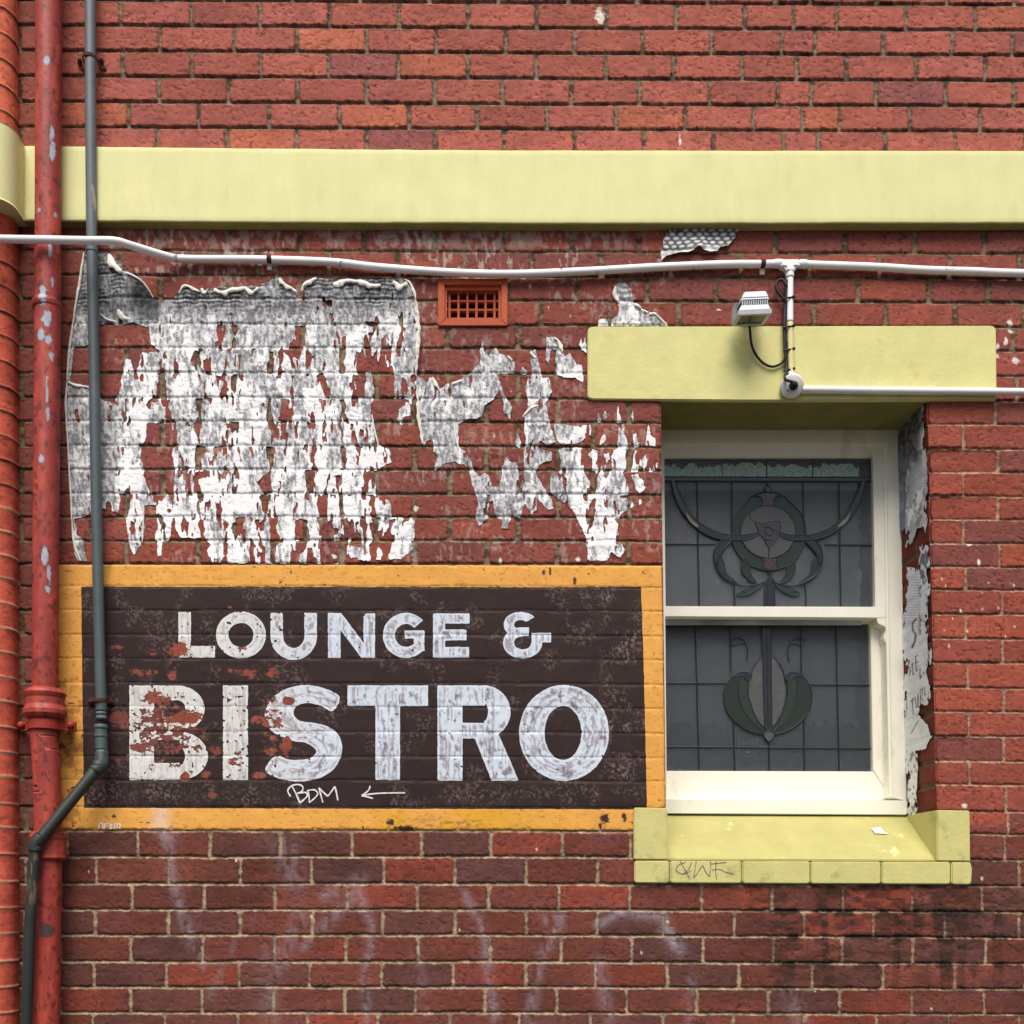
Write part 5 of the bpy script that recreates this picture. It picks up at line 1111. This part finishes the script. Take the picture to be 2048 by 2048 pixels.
JB = thing('junction_box', 'round white junction box with black cable gland on the lintel corner', 'junction box', W(1584, 774, -10))
tube('box_body', [Q(1583, 775, -LD), Q(1583, 772, -24)], [22.5, 21.5], M['cream_pvc'], JB, 40, 30)
tube('lid', [Q(1584, 772, -24), Q(1584, 772, -27), Q(1584, 772, -28.2)], [22, 22, 20], M['white_pvc'], JB, 40, 30)
tube('cable_gland', [Q(1587, 771, -28), Q(1587.5, 772, -38), Q(1588, 773, -41)], [9, 8, 5], M['black'], JB, 12, 20)
tube('spout', [Q(1581, 748, -14), Q(1581, 754, -15)], 8.2, M['white_pvc'], JB, 20, 4)
for a, b in ((1596, 761), (1576, 781)): tube('screw', [Q(a, b, -28), Q(a, b, -29.5)], 1.8, M['lamp_dark'], JB, 8, 3)
CB = thing('power_cable', 'black cable bundle tied to the white branch pipe beside the floodlight', 'cable', W(1572, 660, -12))
tube('cable', [Q(*p) for p in smooth([(1573, 572, -16), (1566, 560, -14), (1556, 562, -12), (1552, 573, -12), (1557, 585, -13), (1567, 598, -14), (1570, 612, -14), (1568, 650, -16), (1570, 700, -18), (1573, 735, -20), (1570, 757, -30), (1576, 761, -38), (1586, 764, -42), (1588, 770, -42)], 6)], 2.8, M['black'], CB, 12, 2.5)
tube('cable', [Q(*p) for p in smooth([(1573, 560, -14), (1572, 600, -13), (1572, 650, -13), (1573.5, 700, -14), (1575, 740, -16), (1573, 758, -28)], 6)], 2.8, M['black'], CB, 12, 2.5)
tube('lamp_lead', [Q(*p) for p in smooth([(1498, 640, -30), (1500, 662, -20), (1503, 688, -14), (1511, 708, -12), (1525, 725, -11), (1542, 733, -11), (1557, 730, -11), (1568, 720, -12), (1573, 702, -14), (1573, 680, -16)], 6)], 2.4, M['black'], CB, 12, 2.5)
for y in (594, 652, 698, 738):
    tube('cable_tie', [Q(1567, y+4, -20), Q(1574, y+1.5, -20), Q(1588, y, -17)], 1.7, M['black'], CB, 8, 3); tube('cable_tie_head', [Q(1585, y, -18), Q(1589.5, y-1, -18)], 3.0, M['black'], CB, 8, 3)

# ------------------------------------------------------------------ floodlight
FLD = thing('floodlight', 'small pale grey floodlight tilted down over the left part of the lintel', 'floodlight', W(1503, 640, -40))
def fl(x, y, d): return W(x, y, d)
def frus(mb, a, b):       # two quads of 4 points in (x,y,d)
    mb.add([fl(*p) for p in a]+[fl(*p) for p in b], [(0, 1, 2, 3), (7, 6, 5, 4)]+[(i, 4+i, 4+(i+1) % 4, (i+1) % 4) for i in range(4)])
# corners measured on the bezel: outer (far from wall) edge and inner edge
oD, iD = -78, -26
def qq(x, y, d): return Q(x, y, d)
bA, bB, bC, bD_ = qq(1476, 630, oD), qq(1543.5, 627, oD), qq(1527, 651, iD), qq(1463, 653, iD)
up = np.array([0, -9.0, -1.5])
def shf(p, v): return tuple(np.array(p)+v)
def rim(mb, quad, k, v0, v1):
    c = np.mean(np.array(quad), axis=0); ins = [tuple(c+(np.array(p)-c)*k) for p in quad]
    for i in range(4):
        j = (i+1) % 4; a = [shf(quad[i], v0), shf(quad[j], v0), shf(ins[j], v0), shf(ins[i], v0)]; b = [shf(quad[i], v1), shf(quad[j], v1), shf(ins[j], v1), shf(ins[i], v1)]; frus(mb, a, b)
    return ins
quad = [bA, bB, bC, bD_]
mb = MB(); ins = rim(mb, quad, .76, (0, 0, 0), up); mb.build('bezel', M['lamp_grey'], FLD, .5)
mb = MB(); frus(mb, [shf(p, (0, -2.5, 0)) for p in [tuple(np.mean(np.array(quad), axis=0)+(np.array(p)-np.mean(np.array(quad), axis=0))*.79) for p in quad]], [shf(p, (0, -3.5, 0)) for p in ins]); mb.build('lamp_glass', M['lamp_glass'], FLD)
c_ = np.mean(np.array(quad), axis=0)
def lev(k, h, sx=0): return [tuple(c_+(np.array(p)-c_)*k+np.array([sx, -h, -1.5])) for p in quad]
mb = MB(); frus(mb, lev(.93, 9), lev(.80, 20, 1)); mb.build('housing', M['lamp_grey'], FLD, .8)
mb = MB(); frus(mb, lev(.76, 20, 1), lev(.74, 29, 1.5)); mb.build('heat_sink_core', M['lamp_dark'], FLD)
mb = MB()
for k in range(12):
    t = (k+.5)/12
    for A_, B_ in ((0, 1),):
        q0 = np.array(lev(.80, 19.5, 1)); q1 = np.array(lev(.80, 29, 1.5)); p0 = q0[A_]*(1-t)+q0[B_]*t; p1 = q1[A_]*(1-t)+q1[B_]*t; w_ = np.array([.9, 0, 0]); dd_ = np.array([0, 0, 3.0 if A_ == 0 else -3.0])
        frus(mb, [tuple(p0-w_), tuple(p0+w_), tuple(p0+w_+dd_), tuple(p0-w_+dd_)], [tuple(p1-w_), tuple(p1+w_), tuple(p1+w_+dd_), tuple(p1-w_+dd_)])
mb.build('cooling_fins', M['lamp_grey'], FLD)
mb = MB(); frus(mb, lev(.84, 29, 1.5), lev(.80, 34, 2)); frus(mb, lev(.79, 34.2, 2), lev(.64, 48, 3)); mb.build('top_cover', M['lamp_grey'], FLD, 1.5)
mb = MB(); mb.box(1484, 600, 1521, 624, -22, 2, True); mb.build('wall_bracket', M['lamp_grey'], FLD, 1)
mb = MB(); a = qq(1470, 622, -50); mb.add([fl(a[0]-2, a[1]-12, -58), fl(a[0]+3, a[1]-12, -58), fl(a[0]+3, a[1]+14, -40), fl(a[0]-2, a[1]+14, -40), fl(a[0]-2, a[1]-12, -36), fl(a[0]+3, a[1]-12, -36), fl(a[0]+3, a[1]+14, -30), fl(a[0]-2, a[1]+14, -30)], [(0, 1, 2, 3), (7, 6, 5, 4), (0, 4, 5, 1), (1, 5, 6, 2), (2, 6, 7, 3), (3, 7, 4, 0)]); mb.build('side_arm', M['lamp_grey'], FLD, .6)

# small leftovers
def on_sill(x, y):
    best = min(np.linspace(0, RD, 260), key=lambda d: abs(Q(x, y, d)[1]-(yb_+(zb-yb_)*(d+SDp-2)/(RD+SDp))))
    return Q(x, y, best)
sc = MB(); z = [on_sill(x, y) for x, y in [(1742, 1658), (1750, 1668), (1776, 1669), (1768, 1664), (1760, 1655)]]
sc.add([W(a, b-1.3, c-1.3) for a, b, c in z], [(0, 1, 2, 3, 4)])
tag(sc.build('paper_scrap', M['curl']), 'small torn white paper scrap lying on the sloping yellow sill', 'paper scrap')
